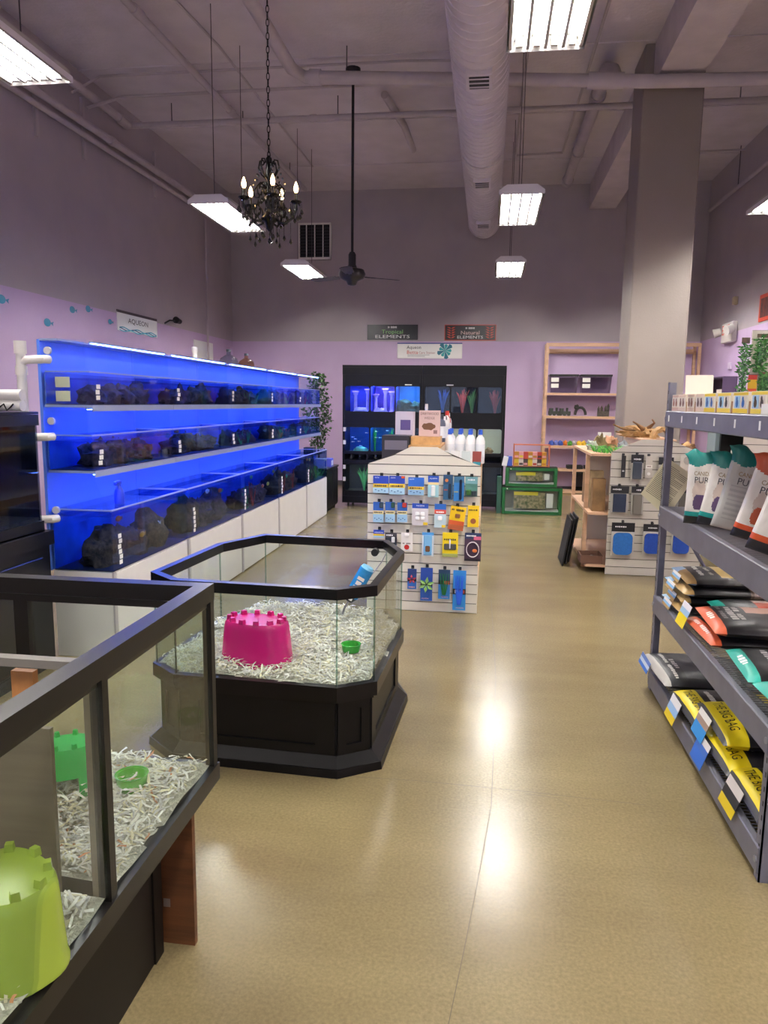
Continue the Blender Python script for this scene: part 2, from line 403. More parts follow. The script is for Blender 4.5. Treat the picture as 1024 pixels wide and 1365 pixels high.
# ------------------------------------------------------------------ spiral duct with registers
DX, DZ, DR = -0.165, 4.56, 0.255
t = thing('ventilation_duct', 'grey round spiral air duct running under the ceiling', 'duct', (DX, 6, DZ - DR))
b = MB(); n = 24
prof = []
y = -3.8
ys = []
while y < 13.0:
    ys += [(y, DR), (y + .10, DR), (y + .105, DR + .006), (y + .12, DR + .006)]; y += .125
vs = []; fs = []
for y, r in ys: vs += [(DX + r * math.cos(2 * PI * j / n), y, DZ + r * math.sin(2 * PI * j / n)) for j in range(n)]
for i in range(len(ys) - 1):
    for j in range(n): fs.append((i * n + j, i * n + (j + 1) % n, (i + 1) * n + (j + 1) % n, (i + 1) * n + j))
b.add(vs, fs, M_duct); b.build('duct_body', t, smooth=40)
MB().cyl((DX, 12.98, DZ), (DX, 13.06, DZ), DR + .012, M_duct, 24).build('end_cap', t, smooth=40)
MB().cyl((DX, 9.3, DZ), (DX, 9.36, DZ), DR + .012, M_duct, 24).build('joint_band', t, smooth=40)
M_dark = mat('1b1a1e', 0.7)
for yy in (6.85, 9.9, 12.1):
    b = MB(); b.bx(DX - .11, DX + .11, yy - .16, yy + .16, DZ - DR - .035, DZ - DR + .05, M_duct)
    rg = b.build('register', t)
    MB().bx(DX - .085, DX + .085, yy - .12, yy + .12, DZ - DR - .038, DZ - DR - .034, M_dark).build('opening', rg)
    for k in range(3):
        MB().bx(DX - .085, DX + .085, yy - .09 + k * .08, yy - .075 + k * .08, DZ - DR - .044, DZ - DR - .036, M_duct).build('louver', rg)
for yy in (5.0, 8.2, 11.4):
    MB().bx(DX - .008, DX + .008, yy, yy + .03, DZ + DR - .01, ZC, M_wire).build('hanger_strap', t)

# ------------------------------------------------------------------ pipes and conduits
def pipe(name, label, pts, r, cat='pipe', m=M_pipe, n=10, hangers=(), coup=()):
    t = thing(name, label, cat, pts[0])
    MB().tube(pts, r, m, n).build('pipe_run', t, smooth=50)
    for p in hangers: MB().cyl(p, (p[0], p[1], ZC), .006, M_wire, 6).build('hanger_rod', t)
    for a, c in coup: MB().cyl(a, c, r * 1.25, m, n).build('coupling', t, smooth=50)
    return t
Y1 = 9.55
pipe('sprinkler_pipe', 'thin horizontal sprinkler pipe spanning the whole room below the ceiling', [(XL + .02, Y1, 5.02), (XR - .02, Y1, 5.02)], .035,
     hangers=[(-4.1, Y1, 5.02), (-1.95, Y1, 5.02), (2.75, Y1, 5.02)], coup=[((-2.3, Y1, 5.02), (-2.22, Y1, 5.02))])
Y2 = 8.3
pipe('drain_pipe', 'thick grey drain pipe with elbow crossing the ceiling behind the duct', [(-2.2, 5.2, 5.04), (-2.15, 8.1, 4.99), (-2.05, Y2, 4.98), (1.5, Y2, 4.785), (XR - .05, Y2, 4.74)], .065, n=14,
     hangers=[(-1.6, Y2, 4.96), (2.65, Y2, 4.76)], coup=[((-2.0, Y2, 4.977), (-1.88, Y2, 4.97)), ((.9, Y2, 4.818), (1.25, Y2, 4.799)), ((-2.185, 6.0, 5.026), (-2.182, 6.2, 5.023))])
_dp = bpy.data.objects['drain_pipe']
MB().tube([(-2.17, 6.6, 5.016), (-1.2, 6.55, 5.05)], .06, M_pipe, 14).build('branch_run', _dp, smooth=50)
MB().tube([(2.9, 6.6, 4.98), (2.87, 8.0, 4.9), (2.9, 8.28, 4.76)], .07, M_pipe, 14).build('branch_run', _dp, smooth=50)
MB().tube([(1.18, 8.3, 4.80), (1.17, 8.5, 4.98), (1.16, 8.85, 5.14), (1.16, 13.0, 5.14)], .075, M_pipe, 14).build('branch_run', _dp, smooth=50)
for a_ in (9.5, 11.5, 12.86): MB().cyl((1.16, a_, 5.14), (1.16, a_ + .12, 5.14), .092, M_pipe, 14).build('coupling', _dp, smooth=50)
pipe('sloping_pipe', 'pale pipe running toward the back wall above the chandelier', [(-3.4, 5.2, 5.11), (-3.2, 12.9, 5.11)], .04, coup=[((-3.35, 7.0, 5.11), (-3.345, 7.15, 5.11)), ((-3.29, 9.4, 5.11), (-3.286, 9.52, 5.11)), ((-3.38, 6.0, 5.11), (-3.377, 6.12, 5.11))],
     hangers=[(-3.36, 6.4, 5.11), (-3.28, 9.9, 5.11), (-3.22, 12, 5.11)])
pipe('conduit', 'thin electrical conduit feeding the left row of pendants', [(-3.15, 5.2, 5.2), (-2.9, 8.0, 5.2), (-2.85, 12.0, 5.2)], .014)
pipe('conduit', 'upper of two thin cable conduits crossing to the left wall', [(XL + .1, 8.2, 4.9), (XL + .25, 8.55, 5.2), (-1.0, 8.6, 5.22), (-.45, 8.6, 5.2)], .014)
pipe('conduit', 'lower of two thin cable conduits crossing to the left wall', [(XL + .1, 8.5, 4.85), (XL + .3, 9.0, 5.15), (-1.0, 9.05, 5.18), (-.45, 9.05, 5.15)], .018)
pipe('wall_pipe', 'upper grey pipe along the left wall near the ceiling', [(XL + .12, 4.5, 5.0), (XL + .12, 9.4, 5.0)], .05, coup=[((XL + .12, 9.2, 5.0), (XL + .12, 9.45, 5.0)), ((XL + .12, 7.0, 5), (XL + .12, 7.15, 5))])
pipe('wall_pipe', 'lower grey pipe along the left wall, paired with a thinner one', [(XL + .1, 4.5, 4.62), (XL + .1, 13.2, 4.72)], .045, coup=[((XL + .1, 9.0, 4.672), (XL + .1, 9.1, 4.673))])
pipe('wall_pipe', 'thinner pipe just under the lower left wall pipe', [(XL + .08, 4.5, 4.50), (XL + .08, 13.2, 4.60)], .032)
for k, yy in enumerate((7.62, 8.55, 10.43)):
    MB().bx(XL, XL + .03, yy - .025, yy + .025, 4.25 + .06 * k, 4.98, M_pipe).build('pipe_strut', label='vertical steel strut holding pipes on the left wall', cat='strut', group='struts on the left wall')
pipe('conduit', 'thin conduit beside the thick pale pipe near the beam', [(.98, 5.0, 5.16), (.96, 9.5, 5.16), (.95, 11.6, 5.16), (.3, 11.65, 5.16)], .016)
pipe('conduit', 'thin conduit above the aisle pendants with drop cables', [(.3, 5.0, 5.2), (.28, 11.7, 5.2)], .016)
pipe('wall_pipe', 'pale pipe along the top of the right wall', [(XR - .08, 6.0, 4.62), (XR - .08, 13.3, 4.72)], .03, hangers=[(XR - .08, 11.9, 4.7)])
pipe('conduit', 'short horizontal conduit between the column and the right wall', [(2.15, 11.6, 5.12), (XR - .1, 11.6, 5.12)], .012)
pipe('drain_stub', 'short capped pipe hanging down past the horizontal sprinkler pipe', [(-1.32, 9.2, 5.12), (-1.2, 10.2, 5.12), (-1.15, 10.9, 5.04)], .045)
pipe('wall_conduit', 'vertical conduit in the corner of the left and back walls', [(XL + .06, 12.2, 0.02), (XL + .06, 12.2, 4.5)], .018)
# ceiling fan
t = thing('ceiling_fan', 'black three blade ceiling fan on a long down rod', 'fan', (-1.63, 8.84, 3.05))
fx, fy, fz = -1.63, 8.84, 2.98
M_fan = mat('1d1c22', 0.35)
MB().lathe([(.02, 0), (.075, .05), (.085, .11), (.085, .13)], (fx, fy, ZC - .13), M_fan, 16).build('canopy', t, smooth=50)
MB().cyl((fx, fy, fz), (fx, fy, ZC - .1), .016, M_fan, 10).build('down_rod', t, smooth=50)
MB().lathe([(.03, .30), (.045, .27), (.045, .16), (.06, .12), (.14, .1), (.16, .05), (.14, 0), (.07, -.03), (.05, -.07), (.02, -.08)], (fx, fy, fz), M_fan, 20).build('motor', t, smooth=50)
for a in (33, 153, 273):
    M = Matrix.Translation((fx, fy, fz + .03)) @ Matrix.Rotation(math.radians(a), 4, 'Z') @ Matrix.Rotation(math.radians(9), 4, 'X')
    b = MB(M); b.bx(.13, .30, -.02, .02, -.006, .006, M_fan); bl = b.build('blade_arm', t)
    b = MB(M); b.prism([(.22, -.05), (.56, -.07), (.60, -.045), (.60, .045), (.56, .07), (.22, .05)], -.004, .004, mat('34323d', .4)); b.build('blade', t)
# wall vent
t = thing('wall_vent', 'white framed louvred vent with four dark slots on the back wall', 'vent', (-3.19, YB - .03, 4.09))
a = on_y(398, 298, YB); c = on_y(442, 346, YB)
MB().bx(a.x, c.x, YB - .012, YB, c.z, a.z, M_dark).build('back_plate', t)
fr = MB()
for x0, x1, z0, z1 in ((a.x, c.x, c.z, c.z + .04), (a.x, c.x, a.z - .03, a.z), (a.x, a.x + .03, c.z, a.z), (c.x - .03, c.x, c.z, a.z)): fr.bx(x0, x1, YB - .035, YB, z0, z1, M_white)
fr.build('frame', t)
for k in range(1, 4):
    x = a.x + (c.x - a.x) * k / 4; MB().bx(x - .008, x + .008, YB - .03, YB, c.z, a.z, M_white).build('mullion', t)
for k in range(10):
    z = c.z + .06 + k * (a.z - c.z - .1) / 10
    MB().bx(a.x + .03, c.x - .03, YB - .025, YB - .01, z, z + .012, mat('2c2b30', .6)).build('louver', t)
# chandelier
cx, cy = -1.365, 4.6
t = thing('chandelier', 'small black crystal chandelier with lit candle bulbs on a chain', 'chandelier', (cx, cy, 2.5))
M_ch = mat('0b0b0d', 0.25, 0.3); M_cry = mat('121216', 0.08, 0.0, spec=0.8, coat=0.6)
MB().lathe([(.004, 0), (.02, .015), (.03, .05), (.05, .06), (.055, .075), (.03, .10), (.018, .13), (.026, .16), (.03, .19), (.016, .22), (.012, .30), (.022, .34), (.014, .37), (.02, .42), (.006, .44)], (cx, cy, 2.58), M_ch, 16).build('center_column', t, smooth=50)
z = 3.0; k = 0
while z < ZC - .05:
    pts = []
    for j in range(10):
        a = 2 * PI * j / 10; q = (.009 * math.cos(a), .022 * math.sin(a))
        pts.append((cx + (q[0] if k % 2 == 0 else 0), cy + (q[0] if k % 2 else 0), z + .022 + q[1]))
    MB().tube(pts, .0028, M_ch, 5, closed=True).build('chain_link', t, smooth=50); z += .037; k += 1
MB().lathe([(.01, -.05), (.05, -.03), (.06, -.001)], (cx, cy, ZC), M_ch, 16).build('ceiling_canopy', t, smooth=50)
M_bulb = emis((1.0, 0.62, 0.28), 14.0); M_candle = mat('2a2420', .5)
for i in range(5):
    a = math.radians(150 + 72 * i); ux, uy = math.cos(a), math.sin(a); AR = .165
    P = lambda r, z: (cx + ux * r, cy + uy * r, 2.58 + z)
    pts = [P(.02, .10), P(.06, .055), P(.10, .05), P(.145, .08), P(AR, .13), P(AR, .165)]
    arm = MB().tube(pts, .0075, M_ch, 7).build('arm', t, smooth=60)
    sc_ = [P(.03 + .035 * math.cos(w) * (1 - w / 9), .24 + .05 * math.sin(w) * (1 - w / 9)) for w in [x * .45 for x in range(15)]]
    MB().tube(sc_, .005, M_ch, 6).build('scroll', arm, smooth=60)
    sc_ = [P(.085 + .03 * math.cos(w + 2) * (1 - w / 9), .11 + .04 * math.sin(w + 2) * (1 - w / 9)) for w in [x * .45 for x in range(13)]]
    MB().tube(sc_, .0045, M_ch, 6).build('scroll', arm, smooth=60)
    MB().lathe([(.005, -.008), (.022, -.002), (.036, .008), (.034, .012), (.01, .006)], P(AR, .165), M_ch, 14).build('drip_dish', arm, smooth=60)
    MB().cyl(P(AR, .17), P(AR, .225), .009, M_candle, 10).build('candle_sleeve', arm, smooth=60)
    MB().lathe([(.006, 0), (.013, .014), (.0145, .026), (.010, .045), (.004, .060), (.001, .066)], P(AR, .225), M_bulb, 12).build('flame_bulb', arm, smooth=60)
    for j in range(6):                       # drops hanging from the dish
        w = 2 * PI * j / 6; p = Vector(P(AR, .163)) + Vector((.034 * math.cos(w), .034 * math.sin(w), 0)); ln = .035 + .02 * (j % 3)
        MB().cyl(p, p - Vector((0, 0, ln)), .0018, M_cry, 5).build('bead_string', arm)
        q = p - Vector((0, 0, ln + .034)); MB().lathe([(.001, 0), (.013, .012), (.009, .026), (.001, .038)], q, M_cry, 6).build('crystal_drop', arm)
    for j in range(5):                       # bead swag from arm end to column
        f = j / 5; p = Vector(P(AR * (1 - f) + .02, .155 + .14 * f - .10 * math.sin(PI * f)))
        MB().blob(p, (.007, .007, .007), M_cry, 0, 1, 0, 6, 4, False).build('bead', arm)
    for j in range(3):
        p = Vector(P(.05 + j * .04, .05)); ln = .05 + .02 * j
        MB().cyl(p, p - Vector((0, 0, ln)), .0018, M_cry, 5).build('bead_string', arm)
        MB().lathe([(.001, 0), (.011, .012), (.007, .026), (.001, .038)], p - Vector((0, 0, ln + .038)), M_cry, 6).build('crystal_drop', arm)
for i in range(6):                            # crown of scrolls above the body
    a = 2 * PI * i / 6; ux, uy = math.cos(a), math.sin(a)
    P = lambda r, z: (cx + ux * r, cy + uy * r, 2.58 + z)
    cr_ = MB().tube([P(.012, .30), P(.045, .33), P(.065, .37), P(.055, .41), P(.035, .415), P(.03, .395), P(.042, .385)], .005, M_ch, 6).build('crown_scroll', t, smooth=60)
    for j in range(4): MB().blob(P(.062 + .012 * j, .36 - .028 * j), (.007, .007, .009), M_cry, 0, 1, 0, 6, 4, False).build('bead', cr_)
    MB().tube([P(.02, .25), P(.07, .27), P(.10, .24), P(.09, .2), P(.065, .2), P(.06, .22)], .005, M_ch, 6).build('scroll', t, smooth=60)
    for j in range(3):
        p = Vector(P(.05 + .04 * j, .21 - .03 * j)); MB().lathe([(.001, 0), (.012, .012), (.008, .026), (.001, .04)], p - Vector((0, 0, .05)), M_cry, 6).build('crystal_drop', cr_)
MB().cyl((cx, cy, 2.58), (cx, cy, 2.545), .003, M_cry, 5).build('bead_string', t)
MB().lathe([(.001, 0), (.014, .014), (.012, .028), (.002, .042)], (cx, cy, 2.503), M_cry, 8).build('crystal_drop', t)
# ------------------------------------------------------------------ saltwater aquarium system along the left
AX3, AX2, AXB = -2.17, -2.27, -2.55
AY = [4.02, 5.14, 6.36, 7.56, 8.78, 9.95]
M_aqback = mat('5f8cf0', 0.35)
M_acry = glass((0.90, 0.96, 1.0), 0.03, 0.8)
M_water = glass((0.45, 0.66, 0.95), 0.02, 0.7)
M_tg = glass((0.74, 0.84, 0.97), 0.02, 0.9)
M_rim = mat('9aa6c8', 0.3)
M_tkb = mat('2f62c4', 0.5, var=0.3, scale=5)
M_lab = mat('efeee8', 0.6)
M_led = emis((0.07, 0.16, 1.0), BLUE_STRENGTH)
M_rock = mat('1f151b', 0.9, var=0.5, scale=26, bump=0.9, bscale=60, col2='5f4a58')
M_rock2 = mat('2a1c16', 0.9, var=0.5, scale=26, bump=0.9, bscale=60, col2='74543f')
M_cab = mat('e6e3df', 0.4, var=0.02)
pos = ['nearest the white pvc pipe', 'next to the end tank', 'in the middle of the row', 'second from the black cabinet', 'at the end by the black cabinet']
wall_p = thing('aquarium_backboard', 'tall blue backboard behind the tiers of saltwater tanks', 'backboard', (AXB, 7.0, .5))
for i in range(5):
    MB().bx(AXB - .03, AXB - .012, AY[i], AY[i + 1] - .004, .53, 1.885, M_aqback).build('back_panel', wall_p)
# frame: end sheet, top board, dividers, shelves
fr = thing('tank_rack', 'clear acrylic end sheet, dividers and shelves carrying the saltwater tanks', 'rack', (-2.4, 7.0, .5))
es = MB(); es.add([(AXB, AY[0] - .012, .53), (AX3, AY[0] - .012, .53), (AX3, AY[0] - .012, .90), (AX2 + .05, AY[0] - .012, 1.0), (AX2, AY[0] - .012, 1.13), (AX2, AY[0] - .012, 1.885), (AXB, AY[0] - .012, 1.885)], [tuple(range(7))], M_acry)
es.build('end_sheet', fr)
for z in (.68, 1.2, 1.60): # return pipe outlets with pale escutcheon on the end sheet
    MB().cyl((AXB + .05, AY[0] - .014, z + .22), (AXB + .05, AY[0] - .03, z + .22), .022, mat('c8c8cc', .4), 14).build('escutcheon', fr, smooth=50)
for i in range(6):
    MB().bx(AXB, AX2 - .02, AY[i] - .004, AY[i] + .004 if i < 5 else AY[i], 1.34, 1.50, M_acry).build('divider', fr)
    MB().bx(AXB, AX2 - .02, AY[i] - .004, AY[i] + .004 if i < 5 else AY[i], 1.72, 1.87, M_acry).build('divider', fr)
for z in (1.118, 1.500):
    for i in range(5): MB().bx(AX2 + .012, AX2 + .016, AY[i], AY[i + 1] - .004, z - .022, z + .014, M_rim).build('shelf_lip', fr)
    for i in range(5): MB().bx(AXB, AX2 + .012, AY[i], AY[i + 1] - .004, z, z + .014, M_rim).build('shelf', fr)
for i in range(5): MB().bx(AXB - .012, AXB + .10, AY[i], AY[i + 1] - .004, 1.878, 1.89, M_rim).build('top_rail', fr)
# blue led bars: along the top front, and below each shelf
for i in range(5):
    for (x, z, nm, lb) in ((AX2 - .012, 1.868, 'top', 'blue led bar along the top'), (AX2 - .05, 1.490, 'mid', 'blue led bar under the top shelf'), (AX2 - .03, 1.108, 'low', 'blue led bar under the lower shelf')):
        t = thing('led_bar', lb + ', section ' + pos[i], 'light', (x, AY[i] + .6, z), group='blue led bars of the tank system, ' + nm)
        MB().bx(x - .012, x + .012, AY[i] + .06, AY[i + 1] - .06, z, z + .010, M_rim).build('housing', t)
        ds = MB(); nd = 14; st_ = (AY[i + 1] - AY[i] - .14) / nd
        for q in range(nd): ds.bx(x - .009, x + .009, AY[i] + .07 + q * st_, AY[i] + .07 + q * st_ + st_ * (.72 if nm == 'top' else .97), z - .004, z, M_led)
        ds.build('diode_strip', t, kind='stuff')
rowd = [(1.514, 1.70, AX2, 'shallow upper tier saltwater tank'), (1.132, 1.334, AX2, 'shallow middle tier saltwater tank'), (.535, .896, AX3, 'deep bottom tier saltwater tank')]
for r_, (z0, z1, xf, nm) in enumerate(rowd):
    for i in range(5):
        y0, y1 = AY[i] + .006, AY[i + 1] - .012
        t = thing('aquarium', nm + ' with rocks, ' + pos[i], 'aquarium', ((xf + AXB) / 2, (y0 + y1) / 2, z0), group='saltwater tanks')
        g = .006
        MB().bx(xf - g, xf, y0, y1, z0 + .004, z1, M_tg).build('front_pane', t)
        for ya in (y0, y1 - g): MB().bx(AXB + .01, xf - g - .001, ya, ya + g, z0 + .004, z1, M_tg).build('end_pane', t)
        MB().bx(AXB + .002, AXB + .009, y0, y1, z0 + .004, z1, M_tkb).build('back_pane', t)
        MB().bx(AXB + .002, xf, y0, y1, z0, z0 + .004, mat('1d2440', .6)).build('bottom_pane', t)
        rim = MB()
        for a in ((xf - .014, xf + .003, y0, y1), (AXB + .009, xf - .014, y0, y0 + .012), (AXB + .009, xf - .014, y1 - .012, y1)): rim.bx(a[0], a[1], a[2], a[3], z1, z1 + .008, M_rim)
        rim.build('rim', t)
        MB().bx(AXB + .012, xf - .008, y0 + .008, y1 - .008, z1 - .035, z1 - .033, M_water).build('water_surface', t)
        n = 3 if r_ < 2 else 6
        for k in range(n if i < 4 else n - 1):
            yy = y0 + .06 + R.random() * .02 + (i % 2) * .03; w = .042 if r_ < 2 else .036; h = .026
            za = z0 + .03 + k * (h + .006)
            MB().bx(xf + .0005, xf + .0025, yy, yy + w, za, za + h, M_lab).build('price_sticker', t)
        if r_ == 0 and i == 0:
            for k in range(2): MB().bx(AXB + .07, AXB + .16, y0 - .002, y0 - .0005, z0 + .02 + k * .08, z0 + .08 + k * .08, mat('d8d3a8', .6)).build('paper_note', t)
        # live rock standing in the tank
        m = 4 if r_ < 2 else 3
        for k in range(m):
            h = (z1 - z0) * (R.uniform(.55, .82) if r_ < 2 else R.uniform(.45, .72))
            rx = min(.10, .08 if r_ < 2 else .12); ry = R.uniform(.07, .13) if r_ < 2 else R.uniform(.12, .18)
            yy = y0 + .2 + (y1 - y0 - .36) * (k + R.uniform(.25, .75)) / m
            if r_ == 2 and i == 0 and k == 0: yy, h, ry = y0 + .20, .24, .17
            xx = xf - .04 - rx * 1.25
            b = MB(); b.blob((xx, yy, z0 + .005 + h * .45 / 1.0), (rx, ry, h * .62), R.choice((M_rock, M_rock2)), 0.38, 2.4, R.random() * 40, 18, 12)
            zmin = min(v[2] for v in b.v)
            for v in b.v: v[2] += z0 + .004 - zmin; v[0] = min(max(v[0], AXB + .02), xf - .012)
            b.build('live_rock', label=('jagged dark live rock standing in a ' + nm.replace(' saltwater tank', '') + ' tank'), cat='rock', group='live rock in the ' + nm.split(' ')[1] + ' tier tanks', smooth=70)
        # coral frags and fish
        if r_ == 2:
            for k in range(3):
                p = Vector((xf - .05 - R.random() * .1, y0 + .25 + R.random() * .8, z0 + .12 + R.random() * .18))
                col = ('e8a02c', 'd8d8e8', 'd96a2a', '2f9c5a', 'e8d24a')[(i + k) % 5]
                b = MB(); b.blob(p, (.010, .034, .020), mat(col, .4), 0, 1, 0, 10, 6, False)
                b.add([p + Vector((0, .030, 0)), p + Vector((0, .052, .016)), p + Vector((0, .052, -.016))], [(0, 1, 2), (2, 1, 0)], mat(col, .4))
                b.build('fish', label={'e8a02c': 'orange', 'd8d8e8': 'silvery', 'd96a2a': 'red-orange', '2f9c5a': 'green', 'e8d24a': 'yellow'}[col] + ' little fish swimming in a bottom tier tank', cat='fish', group='fish in the bottom tier')
        if i >= 2:
            for k in range(2):
                yy = y0 + .3 + R.random() * (y1 - y0 - .5); b = MB()
                col = R.choice(('2f8a4a', '3aa860', 'b0402f', '6a8a3a'))
                for q in range(6):
                    a = R.uniform(-.5, .5); hh = (z1 - z0) * R.uniform(.4, .7); x0 = xf - .07
                    b.tube([(x0, yy + q * .006, z0 + .006), (x0 + a * .03, yy + a * .05, z0 + hh * .5), (x0 + a * .05, yy + a * .12, z0 + hh)], .005, mat(col, .5), 5, taper=lambda u: 1.1 - u * .8)
                b.build('aquarium_plant', label='%s plant of upright fronds in a %s' % ({'2f8a4a': 'dark green', '3aa860': 'bright green', 'b0402f': 'red', '6a8a3a': 'olive green'}[col], nm), cat='plant', group='plants in the saltwater tanks', smooth=60)
# white base cabinets
for i in range(5):
    y0, y1 = AY[i] + .003, AY[i + 1] - .006
    t = thing('base_cabinet', 'white base cabinet below the deep bottom tank, ' + pos[i], 'cabinet', (AX3 - .2, (y0 + y1) / 2, 0), group='white base cabinets')
    MB().bx(AXB, AX3 - .012, y0, y1, 0, .53, M_cab).build('body', t)
    MB().bx(AX3 - .010, AX3 + .004, y0 + .03, y1 - .03, .012, .524, M_cab, .003).build('front_panel', t)
    MB().bx(AX3 - .011, AX3 + .001, y0, y0 + .028, .0, .53, mat('b9b4b6', .4)).build('stile', t)
# blue spray bottle between bottom and middle tier
t = thing('spray_bottle', 'small blue spray bottle standing on the bottom tank end', 'bottle', (-2.30, 4.2, .904)); sx, sy, sz = -2.26, 4.30, .906
M_sp = mat('2a45d8', .3)
MB().lathe([(.030, 0), (.032, .01), (.032, .06), (.026, .085), (.013, .105), (.013, .12)], (sx, sy, sz), M_sp, 16).build('bottle_body', t, smooth=50)
MB().bx(sx - .012, sx + .012, sy - .05, sy + .02, sz + .118, sz + .145, M_sp, .006).build('spray_head', t)
MB().tube([(sx, sy - .02, sz + .118), (sx, sy - .035, sz + .10), (sx, sy - .033, sz + .085)], .004, M_sp, 6).build('trigger', t, smooth=50)
MB().bx(AX3 - .35, AX3 - .003, 4.032, 4.7, .9045, .9055, M_acry).build('glass_lid', label='clear acrylic lid on the end bottom tank', cat='lid')
# white pvc return plumbing at the end
M_pvc = mat('e3e0d8', .35, var=.04)
t = thing('pvc_pipe', 'white pvc standpipe with tees rising beside the saltwater tanks', 'pipe', (-2.66, 3.98, 0))
px, py = -2.64, 3.955
MB().cyl((px, py, 0), (px, py, 1.86), .027, M_pvc, 16).build('standpipe', t, smooth=50)
for z in (.82, 1.30, 1.74):
    el = MB().tube([(px, py, z - .03), (px, py, z), (px + .03, py, z + .025), (AXB + .04, py + .02, z + .03), (AXB + .05, AY[0] - .012, z + .03)], .024, M_pvc, 14).build('elbow', t, smooth=50)
    MB().cyl((px, py, z - .06), (px, py, z - .01), .033, M_pvc, 16).build('collar', el, smooth=50)
MB().cyl((px, py, 1.80), (px, py, 1.87), .034, M_pvc, 16).build('cap', t, smooth=50)
# ------------------------------------------------------------------ dark tank on a black stand, left edge
t = thing('aquarium', 'large dim black framed aquarium on black stand beside white pvc pipe', 'aquarium', (-2.85, 3.2, .80))
dimtank = t; DXF, DXB_, DY0, DY1 = -2.49, -2.95, 2.55, 3.86
for a in ((.80, .86), (1.40, 1.46)):
    r_ = MB(); r_.ring([(DXB_, DY0), (DXF, DY0), (DXF, DY1), (DXB_, DY1)], [(DXB_ + .03, DY0 + .03), (DXF - .03, DY0 + .03), (DXF - .03, DY1 - .03), (DXB_ + .03, DY1 - .03)], a[0], a[1], M_black); r_.build('rim', t)
MB().bx(DXF - .016, DXF - .008, DY0 + .01, DY1 - .01, .85, 1.41, glass((.5, .55, .6))).build('front_pane', t)
MB().bx(DXB_ + .01, DXF - .018, DY1 - .016, DY1 - .008, .85, 1.41, mat('0c1016', .3)).build('end_pane', t)
MB().bx(DXB_ + .01, DXF - .018, DY0 + .008, DY0 + .016, .85, 1.41, mat('0c1016', .3)).build('end_pane', t)
MB().bx(DXB_ + .008, DXB_ + .016, DY0 + .018, DY1 - .018, .85, 1.41, mat('0a0e18', .3, var=.5, scale=4)).build('back_pane', t)
MB().bx(DXB_ + .017, DXF - .02, DY0 + .018, DY1 - .018, .81, .88, mat('8d8272', .9, var=.4, scale=40, bump=1)).build('gravel_bed', t)
MB().bx(DXB_, DXF, DY0, DY1, .80, .808, M_black).build('bottom_pane', t)
b = MB(); b.bx(DXF - .15, DXF - .13, 3.4, 3.46, .881, 1.03, mat('9a958a', .7)); b.build('ornament_pillar', label='pale stone slab ornament standing in the dim black aquarium', cat='ornament')
t = thing('tank_stand', 'black cabinet stand under the dim black aquarium', 'cabinet', (-2.7, 3.2, 0))
MB().bx(DXB_, DXF + .01, DY0, DY1 + .02, .0, .72, M_black).build('body', t)
MB().prism([(DXB_ - .01, DY0 - .02), (DXF + .03, DY0 - .02), (DXF + .03, DY1 + .04), (DXB_ - .01, DY1 + .04)], .72, .80, M_black).build('top_molding', t)
for k in range(2):
    y0 = DY0 + .05 + k * .64; MB().bx(DXF + .010, DXF + .022, y0, y0 + .56, .08, .66, M_black, .004).build('door', t)
# clutter on the dark tank's top
MB().bx(DXB_, DXF, DY0, DY1, 1.462, 1.475, M_black).build('tank_lid', dimtank)
b = MB(); b.bx(-2.93, -2.72, 3.55, 3.75, 1.476, 1.61, mat('9b6a3e', .7, var=.1)); b.build('cardboard_box', label='brown cardboard box on the dim aquarium lid', cat='box')
t = thing('filter_roll', 'white rolled filter sock with black cord on the dim aquarium lid', 'roll', (-2.6, 3.7, 1.476))
for k, z in enumerate((1.508, 1.566)): MB().cyl((-2.70, 3.77, z), (-2.52, 3.77, z), .030, M_white, 14).build('roll', t, smooth=50)
MB().tube([(-2.69 + .02 * q, 3.735 - .005 * (q % 2), 1.50 + .02 * math.sin(q * 2.1)) for q in range(8)], .004, M_black, 6).build('cord', t, smooth=50)
# ------------------------------------------------------------------ things above and behind the system
M_jug = glass((.72, .80, .84), .05, 1.4)
for k, (px_, py_, lb) in enumerate(((305, 483, 'clear empty five gallon water jug standing on top of the saltwater tanks'), (327, 488, 'brownish five gallon water jug standing right of the clear jug'))):
    p = on_y(px_, py_, 10.4); mm = M_jug if k == 0 else glass((.75, .6, .45), .05, 1.2)
    zb = 1.90; x0 = p.x; sc_ = 1.0 if k == 0 else .85
    t = thing('water_jug', lb, 'jug', (x0, 10.4 + k * .05, zb))
    MB().lathe([(r * sc_, z * sc_) for r, z in ((.11, 0), (.135, .02), (.135, .09), (.128, .10), (.135, .11), (.135, .20), (.12, .245), (.06, .285), (.032, .30), (.032, .34))], (x0, 10.4 + k * .05, zb), mm, 20).build('jug_body', t, smooth=40)
    MB().cyl((x0, 10.4 + k * .05, zb + .34 * sc_), (x0, 10.4 + k * .05, zb + .375 * sc_), .034 * sc_, mat('55606a', .4), 14).build('cap', t, smooth=40)
t = thing('sump_shelf', 'grey shelf behind the tank tops carrying water jugs', 'shelf', (-3.5, 10.4, 0))
MB().bx(-4.6, -2.9, 10.1, 10.75, 1.86, 1.9, M_grey).build('board', t)
for x in (-4.5, -3.0):
    for y in (10.14, 10.71): MB().bx(x - .02, x + .02, y - .02, y + .02, 0, 1.86, M_grey).build('leg', t)
p = on_y(260, 470, 8.4)
t = thing('pvc_stub', 'short white pvc standpipe sticking up behind the tank tops', 'pipe', (p.x, 8.4, 0))
MB().cyl((p.x, 8.4, 0), (p.x, 8.4, 2.15), .03, M_pvc, 14).build('pipe_run', t, smooth=50); MB().cyl((p.x, 8.4, 2.10), (p.x, 8.4, 2.16), .037, M_pvc, 14).build('cap', t, smooth=50)
